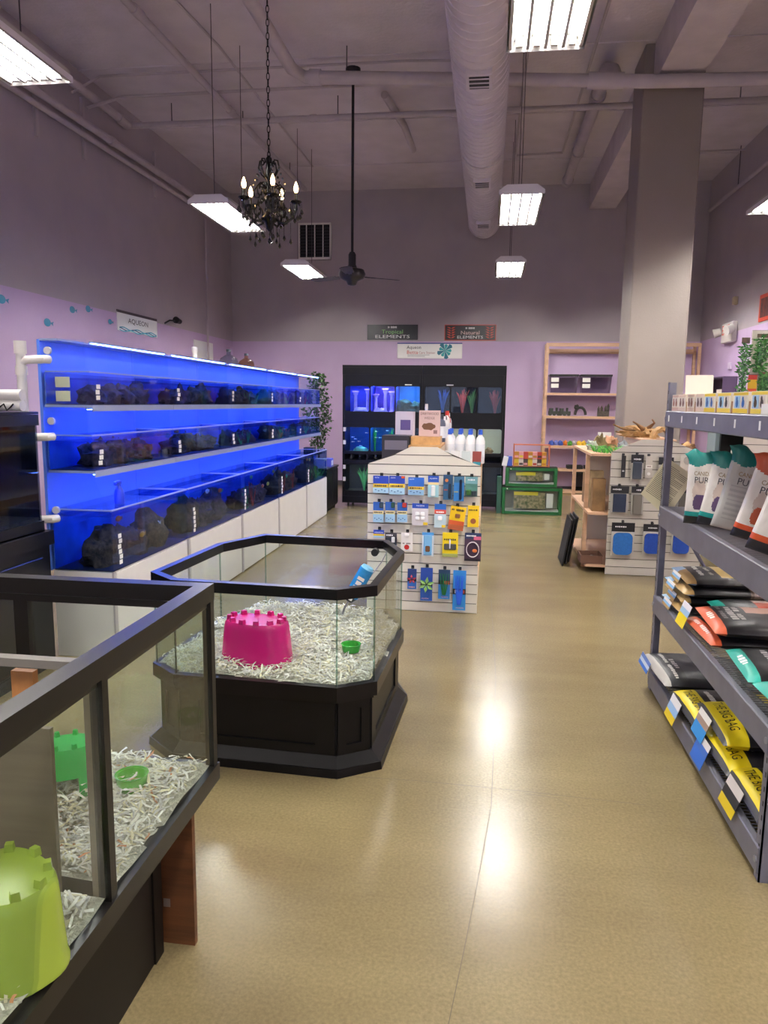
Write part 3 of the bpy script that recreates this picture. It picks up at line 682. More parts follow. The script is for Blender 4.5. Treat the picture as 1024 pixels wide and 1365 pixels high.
# wall spotlight and left-wall sign and fish stickers
p = on_x(237, 428, XL + .1)
t = thing('spotlight', 'small black spotlight on an arm at the top of the lilac paint', 'light', (XL + .06, p.y, p.z))
MB().tube([(XL, p.y - .25, p.z - .06), (XL + .06, p.y - .2, p.z - .01), (XL + .1, p.y, p.z)], .012, M_blacks, 6).build('arm', t, smooth=50)
MB().cyl((XL + .1, p.y - .07, p.z + .01), (XL + .1, p.y + .08, p.z), .05, M_blacks, 12, .035).build('head', t, smooth=50)
def on_left(x, y): return on_x(x, y, XL)
a = on_left(155, 412); c = on_left(209, 452); c2 = on_left(209, 425)
t = thing('wall_sign', 'white Aqueon sign with black top band and blue waves on left wall', 'sign', (XL + .01, (a.y + c.y) / 2, 1.9))
y0, y1 = a.y, c.y; zt, zb = a.z, c.z + .02; h = zt - zb
MB().bx(XL, XL + .012, y0, y1, zb, zt, mat('eef2f0', .4)).build('panel', t)
MB().bx(XL, XL + .014, y0, y1, zt - h * .13, zt, mat('3a2c34', .4)).build('top_band', t)
MB().text('AQUEON', (XL + .013, (y0 + y1) / 2, zb + h * .55), (0, 1, 0), (0, 0, 1), h * .36, M_black, fit=(y1 - y0) * .5).build('lettering', t)
for k in range(3):
    w = MB(); pts = [(XL + .0145 + k * .0006, y0 + (y1 - y0) * (.03 + .94 * q / 24), zb + h * (.16 - .05 * k + .05 * math.sin(q * .7 + k * 1.5))) for q in range(25)]
    for q in range(24): w.quad(pts[q], pts[q + 1], (pts[q + 1][0], pts[q + 1][1], pts[q + 1][2] - h * .05), (pts[q][0], pts[q][1], pts[q][2] - h * .05), mat(('2f9fb8', '1c5f86', '58bcd0')[k], .4))
    w.build('wave_stripe', t)
a = on_left(478 * 0 + 256, 452); 
MB().bx(XL, XL + .01, a.y + .05, a.y + .9, a.z - .35, a.z + .0, mat('e6e8e6', .4)).build('wall_sign', label='blank white board on the left wall behind the tank tops', cat='sign')
M_fish = mat('2f86a8', .4)
for k, (fx_, fy_, s) in enumerate(((3, 399, 1), (64, 430, 1), (97, 413, .9), (118, 412, .9), (147, 429, .75))):
    p = on_left(fx_, fy_); L_ = .17 * s; b = MB()
    n = 14; pts = [(XL + .004, p.y - L_ * .1 + L_ * .38 * math.cos(2 * PI * q / n), p.z + L_ * .26 * math.sin(2 * PI * q / n)) for q in range(n)]
    b.add(pts, [tuple(range(n))], M_fish)
    b.add([(XL + .004, p.y + L_ * .22, p.z), (XL + .004, p.y + L_ * .55, p.z - L_ * .18), (XL + .004, p.y + L_ * .52, p.z - L_ * .02), (XL + .004, p.y + L_ * .62, p.z + L_ * .12)], [(0, 1, 2), (0, 2, 3)], M_fish)
    b.build('fish_decal', label='flat teal fish silhouette sticker on the lilac left wall', cat='decal', group='fish stickers')
# ------------------------------------------------------------------ black cabinet + plant between system and rear rack
t = thing('counter', 'low black counter between the saltwater tanks and the rear rack', 'cabinet', (-2.4, 10.3, 0))
MB().bx(-2.75, -2.19, 9.97, 10.76, .05, .60, M_black).build('body', t)
MB().bx(-2.76, -2.17, 9.965, 10.77, .60, .63, M_black, .005).build('worktop', t)
MB().bx(-2.74, -2.22, 9.98, 10.75, .0, .05, M_blacks).build('plinth', t)
for k in range(2): MB().bx(-2.19, -2.178, 9.99 + k * .385, 10.36 + k * .385, .07, .58, M_black, .003).build('door', t)
for k, (x, y, s, c1, lb) in enumerate(((-2.30, 10.12, .10, 'e4e2e4', 'white carton with blue print on the black counter'), (-2.26, 10.38, .09, '5a64c8', 'blue and white carton on the black counter'), (-2.45, 10.1, .22, '1e2226', 'dark upright box on the black counter'))):
    t = thing('carton', lb, 'box', (x, y, .63))
    MB().bx(x - .07, x + .07, y - .08, y + .08, .631, .631 + s * 1.3, mat(c1, .5)).build('box_body', t)
    MB().bx(x + .0705, x + .072, y - .06, y + .05, .65, .63 + s, mat('3b55c0' if k != 1 else 'e8e8ea', .5)).build('printed_panel', t)
# silk tree
t = thing('artificial_tree', 'leafy silk tree with thin trunk behind the black counter', 'plant', (-2.55, 10.9, 0))
tx, ty = -2.58, 11.15
MB().lathe([(.10, 0), (.13, .03), (.15, .26), (.16, .28), (.12, .28)], (tx, ty, 0), M_black, 16).build('pot', t, smooth=40)
MB().tube([(tx, ty, .2), (tx + .02, ty, .7), (tx - .02, ty, 1.2), (tx, ty, 1.75)], .014, mat('4a3a2a', .8), 7).build('trunk', t, smooth=50)
lf = MB(); ML = (mat('3a5a34', .6, var=.2), mat('55784a', .6, var=.2), mat('2b472b', .6))
for k in range(900):
    z = R.uniform(.85, 1.98); rr = .19 * math.sin(PI * min(1, max(.1, (z - .75) / 1.35))) + .04
    a = R.uniform(0, 2 * PI); q = math.sqrt(R.random()) * rr; c_ = Vector((tx + q * math.cos(a), ty + q * math.sin(a), z))
    d1 = Vector((R.uniform(-1, 1), R.uniform(-1, 1), R.uniform(-1, .4))).normalized(); d2 = d1.cross(Vector((R.random(), R.random(), R.random()))).normalized()
    l = R.uniform(.045, .075); w = l * .3
    lf.add([c_, c_ + d1 * l * .5 + d2 * w, c_ + d1 * l, c_ + d1 * l * .5 - d2 * w], [(0, 1, 2, 3)], R.choice(ML))
lf.build('foliage', t, kind='stuff')
# ------------------------------------------------------------------ octagonal glass pet pen
M_gl = glass((.93, .97, .95), .015, 1.0)
M_frame = mat('0d0c0e', .28, var=.25, scale=7, spec=.35)
M_wood_blk = mat('0b0a0b', .38, var=.3, scale=9, spec=.3)
M_pap = [mat('e4e0d4', .8), mat('d6d2c6', .8), mat('eeece6', .8), mat('c9c6c4', .8), mat('d8cfae', .8)]
M_papo = mat('c98a62', .8)
def inside(p, poly):
    s = True
    for i in range(len(poly)):
        a = poly[i]; b = poly[(i + 1) % len(poly)]
        if (b[0] - a[0]) * (p[1] - a[1]) - (b[1] - a[1]) * (p[0] - a[0]) < 0: s = False
    return s
def shreds(parent, poly, z, n, seed, hf, orange=0.0, ylim=None):
    """bedding: a lumpy bed with thousands of curled strips of shredded paper on it"""
    q = random.Random(seed); x0 = min(p[0] for p in poly); x1 = max(p[0] for p in poly); y0 = min(p[1] for p in poly); y1 = max(p[1] for p in poly)
    if ylim: y0, y1 = ylim
    b = MB(); N = 26; gv = {}; vs = []; fs = []
    for i in range(N + 1):
        for j in range(N + 1):
            x = x0 + (x1 - x0) * i / N; y = y0 + (y1 - y0) * j / N; vs.append((x, y, z + hf(x, y) - .012))
    for i in range(N):
        for j in range(N):
            cxy = (x0 + (x1 - x0) * (i + .5) / N, y0 + (y1 - y0) * (j + .5) / N)
            if inside(cxy, poly): fs.append((i * (N + 1) + j, (i + 1) * (N + 1) + j, (i + 1) * (N + 1) + j + 1, i * (N + 1) + j + 1))
    b.add(vs, fs, mat('b9b5a8', .9, var=.25, scale=60, bump=1, bscale=120))
    k = 0
    while k < n:
        x = q.uniform(x0, x1); y = q.uniform(y0, y1)
        if not inside((x, y), poly): continue
        k += 1
        a = q.uniform(0, 2 * PI); ln = q.uniform(.025, .06); w = q.uniform(.002, .0035); tilt = q.uniform(-.35, .5); cur = q.uniform(-1.5, 1.5)
        p = Vector((x, y, z + hf(x, y) + q.uniform(-.008, .016))); pts = []
        for s in range(4):
            d = Vector((math.cos(a), math.sin(a), tilt)); side = Vector((-math.sin(a), math.cos(a), q.uniform(-.6, .6))) * w
            pts += [p - side, p + side]; p = p + d * ln / 3; a += cur / 3 * 1.2; tilt -= q.uniform(.0, .35)
        if any(not inside((v.x, v.y), poly) for v in pts): continue
        b.add(pts, [(0, 2, 3, 1), (2, 4, 5, 3), (4, 6, 7, 5)], M_papo if q.random() < orange else q.choice(M_pap))
    return b.build('shredded_paper', label=None)
def castle(name, label, c, w, d, h, m, rz=0.0, door=True, teeth=12, lean=.8):
    """upturned oval castle hide: tapering wall, crenellated top, arched doorway"""
    n = 40; prof = [(1.0, 0), (1.0, .04), (.97, .10), (.93, .45), (.88, .85), (.85, .95), (.80, 1.0)]
    M = TRZ(c, rz); b = MB(M); vs = []; fs = []
    def pt(j, r, z):
        a = 2 * PI * j / n; ex = 2 / 2.6
        cx_, sy_ = math.cos(a), math.sin(a)
        return (w / 2 * r * math.copysign(abs(cx_) ** ex, cx_), d / 2 * r * math.copysign(abs(sy_) ** ex, sy_), h * z)
    for r, z in prof: vs += [pt(j, r, z) for j in range(n)]
    dj = [3 * n // 4 + q for q in (-2, -1, 0, 1)] if door else []
    for i in range(len(prof) - 1):
        for j in range(n):
            if door and j % n in dj and i < 3: continue
            fs.append((i * n + j, i * n + (j + 1) % n, (i + 1) * n + (j + 1) % n, (i + 1) * n + j))
    vs.append((0, 0, h)); L_ = len(prof) - 1
    for j in range(n): fs.append((L_ * n + j, L_ * n + (j + 1) % n, len(vs) - 1))
    b.add(vs, fs, m); o = b.build(name, label=label, cat='pet hide', origin=c, smooth=35)
    tm = None
    for k in range(teeth):
        a = 2 * PI * (k + .5) / teeth; x, y = w / 2 * .76 * math.cos(a), d / 2 * .76 * math.sin(a); s = w * .035
        q = MB(M @ TRZ((x, y, h * .99), a)); q.prism([(-s, -s * 1.1), (s, -s * 1.1), (s, s * 1.1), (-s, s * 1.1)], 0, h * .10, m, [(-s * .8, -s * .9), (s * .8, -s * .9), (s * .8, s * .9), (-s * .8, s * .9)])
        q.build('merlon', o)
    return o
OCT = [(-.58, 2.85), (-.43, 2.95), (-.40, 3.68), (-.52, 3.97), (-1.24, 4.02), (-1.40, 3.70), (-1.45, 3.01), (-1.30, 2.885)]
t = thing('pet_pen', 'octagonal glass pet pen with black rim and black moulded base', 'pen', (-.92, 3.43, 0))
MB().ring(OCT, offset_poly(OCT, -.035), .755, .80, M_frame).build('top_rim', t)
MB().ring(offset_poly(OCT, .004), offset_poly(OCT, -.03), .325, .385, M_frame).build('bottom_trim', t)
MB().prism(offset_poly(OCT, -.012), .31, .326, M_frame).build('floor_panel', t)
ins = offset_poly(OCT, -.012); in2 = offset_poly(OCT, -.019)
for i in range(8):
    j = (i + 1) % 8; MB().prism([ins[i], ins[j], in2[j], in2[i]], .385, .756, M_gl).build('glass_pane', t)
    e = Vector(ins[i]); MB().cyl((e.x, e.y, .385), (e.x, e.y, .756), .004, glass((.65, .78, .74), .05, 1.2), 6).build('silicone_seam', t)
bo = offset_poly(OCT, -.03); MB().prism(bo, .05, .312, M_wood_blk).build('base_body', t)
MB().prism(offset_poly(OCT, .03), 0, .035, M_wood_blk, offset_poly(OCT, .026)).build('base_molding', t)
MB().prism(offset_poly(OCT, .02), .035, .055, M_wood_blk, offset_poly(OCT, .0)).build('base_molding', t)
MB().prism(offset_poly(OCT, .0), .055, .075, M_wood_blk, offset_poly(OCT, -.02)).build('base_molding', t)
for i in range(8):                      # framed panels on each side of the base
    a = Vector(bo[i]); c = Vector(bo[(i + 1) % 8]); L_ = (c - a).length; u = (c - a) / L_; M = frame_M((a.x, a.y, .0), (u.x, u.y, 0), (0, 0, 1))
    pf = MB(M); s = min(.09, L_ * .28)
    for r_ in ((0.004, L_ - .004, .075, .115), (0.004, L_ - .004, .27, .311), (.004, s, .115, .27), (L_ - s, L_ - .004, .115, .27)): pf.bx(r_[0], r_[1], r_[2], r_[3], 0, .009, M_wood_blk)
    pf.build('panel_frame', t)
hf = lambda x, y: .018 + .03 * noise.noise(Vector((x * 4, y * 4, 3))) + .06 * max(0, (y - 3.55)) * (1 if x > -1 else .4)
pp = offset_poly(OCT, -.026)
o = shreds(None, pp, .375, 7000, 11, hf)
tag(o, 'white shredded paper bedding filling the octagonal pen', 'bedding', kind='stuff')
pc = on_z(345, 878, .385)
castle('castle_hide', 'glossy magenta plastic castle hide in the octagonal pen', (pc.x - .002, pc.y - .015, .375), .335, .22, .20, mat('d01c78', .25), rz=-.12, door=False)
def bowl(label, c, r, h, col):
    return MB().lathe([(r * .7, 0), (r * .85, .003), (r * .95, h * .5), (r, h), (r * 1.06, h), (r * 1.02, h * .9), (r * .9, h * .92), (r * .8, h * .4), (r * .5, h * .25), (.001, h * .22)], c, mat(col, .3), 24).build('food_bowl', label=label, cat='bowl', smooth=40)
pb = on_z(468, 866, .40)
bowl('bright green food bowl in the octagonal pen', (pb.x, pb.y, .39), .045, .04, '2fa83a')
# hanging water bottle
p = on_y(487, 764, 3.80)
t = thing('water_bottle', 'blue cylindrical water bottle tilted inside the octagonal pen', 'bottle', (p.x, 3.8, .6))
ax = Vector((.30, .05, .55)).normalized(); p0 = Vector((p.x - .02, 3.80, p.z - .03)) - ax * .05
M_bot = mat('2f8fd0', .25, var=.15, scale=20)
MB().cyl(p0 - ax * .06, p0 + ax * .11, .038, M_bot, 18).build('bottle_body', t, smooth=40)
MB().cyl(p0 + ax * .11, p0 + ax * .125, .036, mat('7cc4ea', .3), 18, .03).build('bottle_end', t, smooth=40)
MB().cyl(p0 - ax * .09, p0 - ax * .06, .02, M_blacks, 14, .036).build('cap', t, smooth=40)
MB().tube([p0 - ax * .09, p0 - ax * .14, p0 - ax * .16 - Vector((0, 0, .02))], .006, M_steel, 8).build('spout', t, smooth=40)
MB().tube([p0 + ax * .05 + Vector((.04, 0, 0)), p0 + Vector((.12, .1, .12)), Vector((-.50, 3.93, .79))], .003, M_steel, 6).build('hanging_wire', t, smooth=40)
MB().text('Living', p0 - ax * .0 + Vector((0, -.0385, 0)), ax, Vector((-ax.z, 0, ax.x)), .05, M_white).build('lettering', t)
p = on_y(501, 735, 3.9)
MB().cyl((p.x, 3.86, p.z), (p.x, 3.90, p.z), .02, M_blacks, 14).build('rubber_stopper', label='small black round knob clipped at the pen rim', cat='knob')
# ------------------------------------------------------------------ foreground glass tank on black cabinet
TX1, TX0, TY0, TY1, TZ0, TZ1 = -.765, -1.78, .45, 1.985, .43, 1.03
t = thing('pet_tank', 'large foreground glass tank with black frame and divider boards', 'tank', (-1.27, 1.2, .43))
rect = [(TX0, TY0), (TX1, TY0), (TX1, TY1), (TX0, TY1)]
M_frm = mat('110e0c', .33, var=.25, scale=6, spec=.4)
MB().ring(rect, offset_poly(rect, -.045), TZ1 - .048, TZ1, M_frm).build('top_rim', t)
MB().ring(offset_poly(rect, -.012), offset_poly(rect, -.052), TZ1 - .066, TZ1 - .046, M_frm).build('inner_lip', t)
MB().ring(offset_poly(rect, .004), offset_poly(rect, -.03), TZ0, TZ0 + .052, M_frm).build('bottom_trim', t)
MB().bx(TX0 + .02, TX1 - .02, TY0 + .02, TY1 - .02, TZ0, TZ0 + .012, M_frm).build('floor_panel', t)
for (x, y) in ((TX1 - .014, TY1 - .014), (TX1 - .014, TY0 + .014), (TX0 + .014, TY1 - .014), (TX0 + .014, TY0 + .014)):
    MB().bx(x - .013, x + .013, y - .013, y + .013, TZ0 + .05, TZ1 - .046, M_frm).build('corner_post', t)
YM = 1.365
MB().bx(TX1 - .03, TX1 - .001, YM - .012, YM + .012, TZ0 + .05, TZ1 - .046, M_frm).build('mid_post', t)
px_ = on_y(38, 850, TY1).x
MB().bx(px_ - .022, px_ + .022, TY1 - .03, TY1 - .001, TZ0 + .05, TZ1 - .046, M_frm).build('mid_post', t)
MB().bx(TX0 + .045, TX1 - .045, YM - .02, YM + .005, TZ1 - .03, TZ1 - .012, mat('6a655e', .5)).build('cross_brace', t)
for a in ((TX1 - .013, TX1 - .008, YM + .013, TY1 - .028), (TX1 - .013, TX1 - .008, TY0 + .028, YM - .013), (TX0 + .008, TX0 + .013, TY0 + .028, TY1 - .028)): MB().bx(a[0], a[1], a[2], a[3], TZ0 + .05, TZ1 - .046, M_gl).build('glass_pane', t)
for a in ((px_ + .023, TX1 - .028, TY1 - .013, TY1 - .008), (TX0 + .028, px_ - .023, TY1 - .013, TY1 - .008), (TX0 + .028, TX1 - .028, TY0 + .008, TY0 + .013)): MB().bx(a[0], a[1], a[2], a[3], TZ0 + .05, TZ1 - .046, M_gl).build('glass_pane', t)
M_board = mat('5d5344', .55, var=.12, scale=3, stretch=(1, 1, 14))
xr = on_y(117, 1000, YM).x; xl = on_y(71, 1000, YM); zl = on_y(60, 969, YM).z
MB().bx(xr, TX1 - .032, YM - .008, YM + .004, TZ0 + .015, TZ1 - .07, M_board).build('divider_board', t)
MB().bx(TX0 + .03, xl.x, YM - .008, YM + .004, TZ0 + .015, zl, M_board).build('divider_board', t)
M_oak = mat('a06a38', .5, var=.18, scale=4, stretch=(6, 6, 1), bump=.1)
MB().bx(-.985, -.935, YM + .012, YM + .03, TZ0 + .015, .978, M_oak).build('wood_batten', t)
bp_ = offset_poly(rect, -.022)
hf2 = lambda x, y: .02 + .02 * noise.noise(Vector((x * 6, y * 6, 9))) + (.05 * max(0, (1.2 - y)) if y < YM else 0)
for k, (ya, yb) in enumerate(((YM + .03, TY1 - .02), (TY0 + .03, YM - .012))):
    pl = [(TX0 + .025, ya), (TX1 - .034 if k else TX1 - .016, ya), (TX1 - .016, yb), (TX0 + .025, yb)]
    o = shreds(None, pl, TZ0 + .05, 4200, 21 + k, hf2, .03)
    tag(o, ('white shredded paper bedding with orange flecks behind the tank divider boards', 'white shredded paper bedding in front of the tank divider boards')[k], 'bedding', kind='stuff')
pg = on_z(85, 1062, .49)
M_grn = mat('2fae50', .2, alpha=.9); M_yel = mat('8fa53a', .25)
castle('castle_hide', 'bright green translucent castle hide behind the divider boards', (pg.x - .005, pg.y + .03, TZ0 + .055), .16, .13, .145, M_grn, rz=.5, teeth=8)
pg = on_z(55, 1275, .53)
castle('castle_hide', 'yellow-green translucent castle hide in the near half of the foreground tank', (pg.x - .085, pg.y + .03, TZ0 + .06), .235, .18, .175, M_yel, rz=-.5, teeth=9)
pg = on_z(160, 1058, .50)
bowl('green food bowl on shredded paper behind the divider boards', (pg.x + .02, pg.y + .03, TZ0 + .07), .042, .045, '4fae2e')
# cabinet below and oak support board
t = thing('tank_cabinet', 'dark brown-black cabinet below the foreground glass tank', 'cabinet', (-1.3, 1.1, 0))
M_cabk = mat('130e0a', .5, var=.15, scale=5, spec=.25)
MB().bx(-1.7, -.885, .5, 1.775, .0, TZ0 - .001, M_cabk).build('body', t)
MB().bx(-.885, -.868, .5, 1.775, .0, TZ0 - .001, M_cabk).build('side_panel', t)
MB().bx(-.884, -.862, 1.74, 1.79, .0, TZ0 - .001, M_cabk).build('corner_post', t)
t = thing('support_board', 'upright oak board propping the overhanging end of foreground tank', 'board', (-1.1, 1.84, 0))
M_oakr = mat('5c371c', .5, var=.3, scale=2.5, stretch=(2, 2, 16), bump=.1)
MB().bx(-1.6, -.784, 1.825, 1.845, 0, TZ0 - .001, M_oakr).build('board', t)
MB().bx(-.875, -.855, 1.8235, 1.825, .115, .14, mat('a8988a', .3, .6)).build('metal_plate', t)
# ------------------------------------------------------------------ printed signs on the back wall
def back(x, y, off=0.0): return on_y(x, y, YB - off)
def sign(name, label, a, c, face, edge):
    t = thing(name, label, 'sign', ((a.x + c.x) / 2, YB - .01, c.z))
    MB().bx(a.x, c.x, YB - .018, YB, c.z, a.z, edge).build('panel', t)
    e = .012; MB().bx(a.x + e, c.x - e, YB - .020, YB - .017, c.z + e, a.z - e, face).build('printed_face', t)
    return t
RX, UZ = (1, 0, 0), (0, 0, 1)
def fnt(parent, body, x, z, size, m, fit=None, y=None, name='lettering'):
    return MB().text(body, (x, (YB - .0205) if y is None else y, z), RX, UZ, size, m, fit=fit).build(name, parent)
a, c = back(490, 433), back(557, 453); w, h = c.x - a.x, a.z - c.z; mx = (a.x + c.x) / 2
t = sign('wall_sign', 'dark grey Tropical Elements sign above the rear aquarium rack', a, c, mat('23262a', .4, var=.3, scale=6), mat('101214', .4))
M_gt = mat('8fd07a', .4); M_wt = mat('f0f0ee', .4); M_rd = mat('c8432c', .4)
fnt(t, 'SF AQUATIC', mx, a.z - h * .17, h * .17, M_wt, w * .18)
fnt(t, 'Tropical', mx, a.z - h * .48, h * .38, M_gt, w * .42)
fnt(t, 'ELEMENTS', mx, a.z - h * .80, h * .30, M_wt, w * .68)
a, c = back(593, 433), back(661, 454); w, h = c.x - a.x, a.z - c.z; mx = (a.x + c.x) / 2
t = sign('wall_sign', 'black Natural Elements sign with red borders and red leaf branches', a, c, mat('1d1719', .4), mat('c8432c', .4))
fnt(t, 'SF AQUATIC', mx, a.z - h * .22, h * .15, M_wt, w * .18)
fnt(t, 'Natural', mx, a.z - h * .52, h * .34, mat('e9c9c0', .4), w * .36)
fnt(t, 'ELEMENTS', mx, a.z - h * .80, h * .26, M_wt, w * .5)
for sx in (a.x + w * .13, c.x - w * .12):
    b = MB()
    for k in range(5):
        for sg in (-1, 1):
            z = c.z + h * (.14 + .15 * k); l = w * .085; b.add([(sx, YB - .0212, z), (sx + sg * l * .5, YB - .0212, z + .005), (sx + sg * l, YB - .0212, z + .035), (sx + sg * l * .35, YB - .0212, z + .03)], [(0, 1, 2, 3) if sg > 0 else (3, 2, 1, 0)], M_rd)
    b.build('leaf_print', t)
a, c = back(530, 457), back(616, 478); w, h = c.x - a.x, a.z - c.z
t = sign('wall_sign', 'white Aqueon Betta Care Station sign with teal betta fish', a, c, mat('f1f0ec', .4), mat('e9e7e2', .4))
MB().bx(a.x, c.x, YB - .0215, YB - .0175, a.z - h * .07, a.z, mat('2b3f8f', .4)).build('top_stripe', t)
fnt(t, 'Aqueon', a.x + w * .26, a.z - h * .3, h * .30, M_black, w * .22)
fnt(t, 'Betta', a.x + w * .235, a.z - h * .62, h * .32, M_rd, w * .17)
fnt(t, 'Care Station', a.x + w * .46, a.z - h * .64, h * .22, mat('a86a60', .4), w * .25)
for k in range(2): MB().bx(a.x + w * .16, a.x + w * (.5 - .07 * k), YB - .0215, YB - .0195, c.z + h * (.12 + .09 * (1 - k)), c.z + h * (.145 + .09 * (1 - k)), mat('6f6f74', .5)).build('fine_print', t)
b = MB(); cxx, czz = a.x + w * .74, c.z + h * .5
for k in range(9):
    an = 2 * PI * k / 9; l = h * (.38 + .12 * (k % 2))
    b.add([(cxx, YB - .0215, czz), (cxx + l * math.cos(an - .3), YB - .0215, czz + l * math.sin(an - .3)), (cxx + l * 1.1 * math.cos(an), YB - .0217, czz + l * 1.1 * math.sin(an)), (cxx + l * math.cos(an + .3), YB - .0215, czz + l * math.sin(an + .3))], [(0, 1, 2, 3)], mat(('2f9fa0', '1f6f86')[k % 2], .4))
b.build('fish_print', t)

# ------------------------------------------------------------------ rear black rack of freshwater tanks
RY, RD = 10.80, .55
def K(x, y): return on_y(x, y, RY)
def rrect(x0, x1, z0, z1, r, n=5):
    pts = []
    for cx_, cz_, a0 in ((x1 - r, z1 - r, 0), (x0 + r, z1 - r, 90), (x0 + r, z0 + r, 180), (x1 - r, z0 + r, 270)):
        for k in range(n + 1):
            a = math.radians(a0 + 90 * k / n); pts.append((cx_ + r * math.cos(a), cz_ + r * math.sin(a)))
    return pts
def rect_match(x0, x1, z0, z1, n=5):
    pts = []
    for cx_, cz_ in ((x1, z1), (x0, z1), (x0, z0), (x1, z0)): pts += [(cx_, cz_)] * (n + 1)
    return pts
M_rk = mat('0c0c12', .4, var=.2, scale=5, spec=.25)
def rack_unit(x0, x1, zt, label, cells, solid):
    t = thing('tank_rack', label, 'rack', ((x0 + x1) / 2, RY + RD / 2, 0), group='rear freshwater racks')
    for x in (x0, x1 - .03): MB().bx(x, x + .03, RY, RY + RD, .06, zt, M_rk).build('side_panel', t)
    MB().bx(x0 + .03, x1 - .03, RY + RD - .02, RY + RD, .06, zt, M_rk).build('back_panel', t)
    MB().bx(x0, x1 - .001, RY - .02, RY + RD, zt, zt + .035, M_rk).build('top_cap', t)
    MB().bx(x0, x1, RY - .012, RY, zt - .10, zt, M_rk).build('header', t)
    for x in (x0 + .08, x1 - .08):
        for y in (RY + .08, RY + RD - .08): MB().cyl((x - .012, y, .03), (x + .012, y, .03), .03, M_blacks, 12).build('caster', t, smooth=40)
    MB().bx(x0, x1, RY - .008, RY + .02, .06, .16, M_rk).build('kick_panel', t)
    for (xa, xb, za, zb) in solid: MB().bx(xa, xb, RY - .004, RY + .012, za, zb, M_rk).build('front_panel', t)
    for (xa, xb, za, zb, wx0, wx1, wz0, wz1, tint, bcol, lcol, ls) in cells:
        M = Matrix(((1, 0, 0, 0), (0, 0, 1, 0), (0, 1, 0, 0), (0, 0, 0, 1)))
        b = MB(M); b.ring(rect_match(xa, xb, za, zb), rrect(wx0, wx1, wz0, wz1, .03), RY - .008, RY + .006, M_rk); b.build('bezel', t)
        MB().bx(wx0 - .01, wx1 + .01, RY + .010, RY + .015, wz0 - .01, wz1 + .01, glass(tint, .02, .7)).build('glass_pane', t)
        MB().bx(wx0 - .02, wx1 + .02, RY + RD - .10, RY + RD - .09, wz0 - .03, wz1 + .03, bcol).build('tank_back', t)
        MB().bx(wx0 - .012, wx1 + .012, RY + .02, RY + RD - .1, wz0 - .03, wz0 - .02, mat('5d5a50', .9, var=.4, scale=60)).build('tank_floor', t)
        for x in (wx0 - .018, wx1 + .012): MB().bx(x, x + .006, RY + .02, RY + RD - .1, wz0 - .03, wz1 + .06, bcol).build('tank_side', t)
        lb = MB(); lb.bx(wx0 + .03, wx1 - .03, RY + .06, RY + .10, wz1 + .030, wz1 + .036, emis(lcol, ls)); lo = lb.build('light_strip', t)
        MB().bx(wx0 - .02, wx1 + .02, RY + .01, RY + RD - .1, wz1 + .04, wz1 + .046, M_rk).build('tank_canopy', t)
    return t
pA = [(K(x0, 515), K(x1, 549)) for x0, x1 in ((460.5, 492.5), (494.5, 526), (528, 560.5), (567, 599), (602, 634), (637, 668))]
pB = [(K(x0, 570), K(x1, 602)) for x0, x1 in ((460, 492), (494, 525.5), (527.5, 560), (567, 599), (602, 634), (637, 668))]
pC = [(K(x0, 620), K(x1, 655)) for x0, x1 in ((460, 492), (494, 525.5), (527.5, 560), (567, 599), (602, 634), (637, 668))]
xl0, xm, xr1 = K(457, 487).x, K(563.5, 487).x, K(676, 487).x; zt = K(560, 487).z - .035
BL = mat('2a3fae', .6, var=.3, scale=4); BL2 = mat('1f7fc0', .6, var=.2, scale=4); BL3 = mat('1c4f8c', .6, var=.3, scale=4); DK = mat('10202c', .7, var=.4, scale=5); PUR = mat('5a48b4', .6, var=.3, scale=5)
WARM = mat('c9c3a6', .6)
cols = {('A', 0): (BL, (.25, .25, 1), 26), ('A', 1): (PUR, (.4, .3, 1), 30), ('A', 2): (BL2, (.15, .55, 1), 26), ('A', 3): (DK, (.15, .3, .8), 8), ('A', 4): (DK, (.6, .6, .7), 8), ('A', 5): (DK, (.4, .5, .7), 8),
        ('B', 0): (BL3, (.1, .3, 1), 20), ('B', 1): (BL3, (.15, .55, .9), 16), ('B', 2): (DK, (.15, .5, .8), 10), ('B', 3): (DK, (.3, .5, .6), 6), ('B', 4): (WARM, (1, .95, .8), 14), ('B', 5): (WARM, (1, .95, .8), 12),
        ('C', 0): (DK, (.5, .6, .6), 5), ('C', 1): (DK, (.4, .5, .5), 3), ('C', 2): (DK, (.4, .5, .5), 2), ('C', 3): (DK, (.4, .5, .5), 2), ('C', 4): (DK, (.4, .5, .6), 2), ('C', 5): (DK, (.4, .5, .6), 2)}
def cells(u):
    x0, x1 = ((xl0 + .032, xm - .032), (xm + .032, xr1 - .032))[u]; out = []
    idx = range(3 * u, 3 * u + 3)
    for nm, P, ex in (('A', pA, (.05, .055)), ('B', pB, (.045, .055)), ('C', pC, (.02, .03))):
        for k in idx:
            a, c = P[k]; j = k - 3 * u
            lx = x0 if j == 0 else (P[k - 1][1].x + a.x) / 2; rx = x1 if j == 2 else (c.x + P[k + 1][0].x) / 2
            bc, lc, ls = cols[(nm, k)]
            z0, z1 = (K(520, 549).z, K(520, 515).z) if nm == 'A' else ((K(520, 602).z, K(520, 570).z) if nm == 'B' else (K(520, 655).z, K(520, 620).z))
            out.append((lx, rx, z0 - ex[0], z1 + ex[1], a.x, c.x, z0, z1, (.8, .9, 1.0), bc, lc, ls * (3.6 if nm == 'A' and k < 3 else 2.8)))
    return out, x0, x1
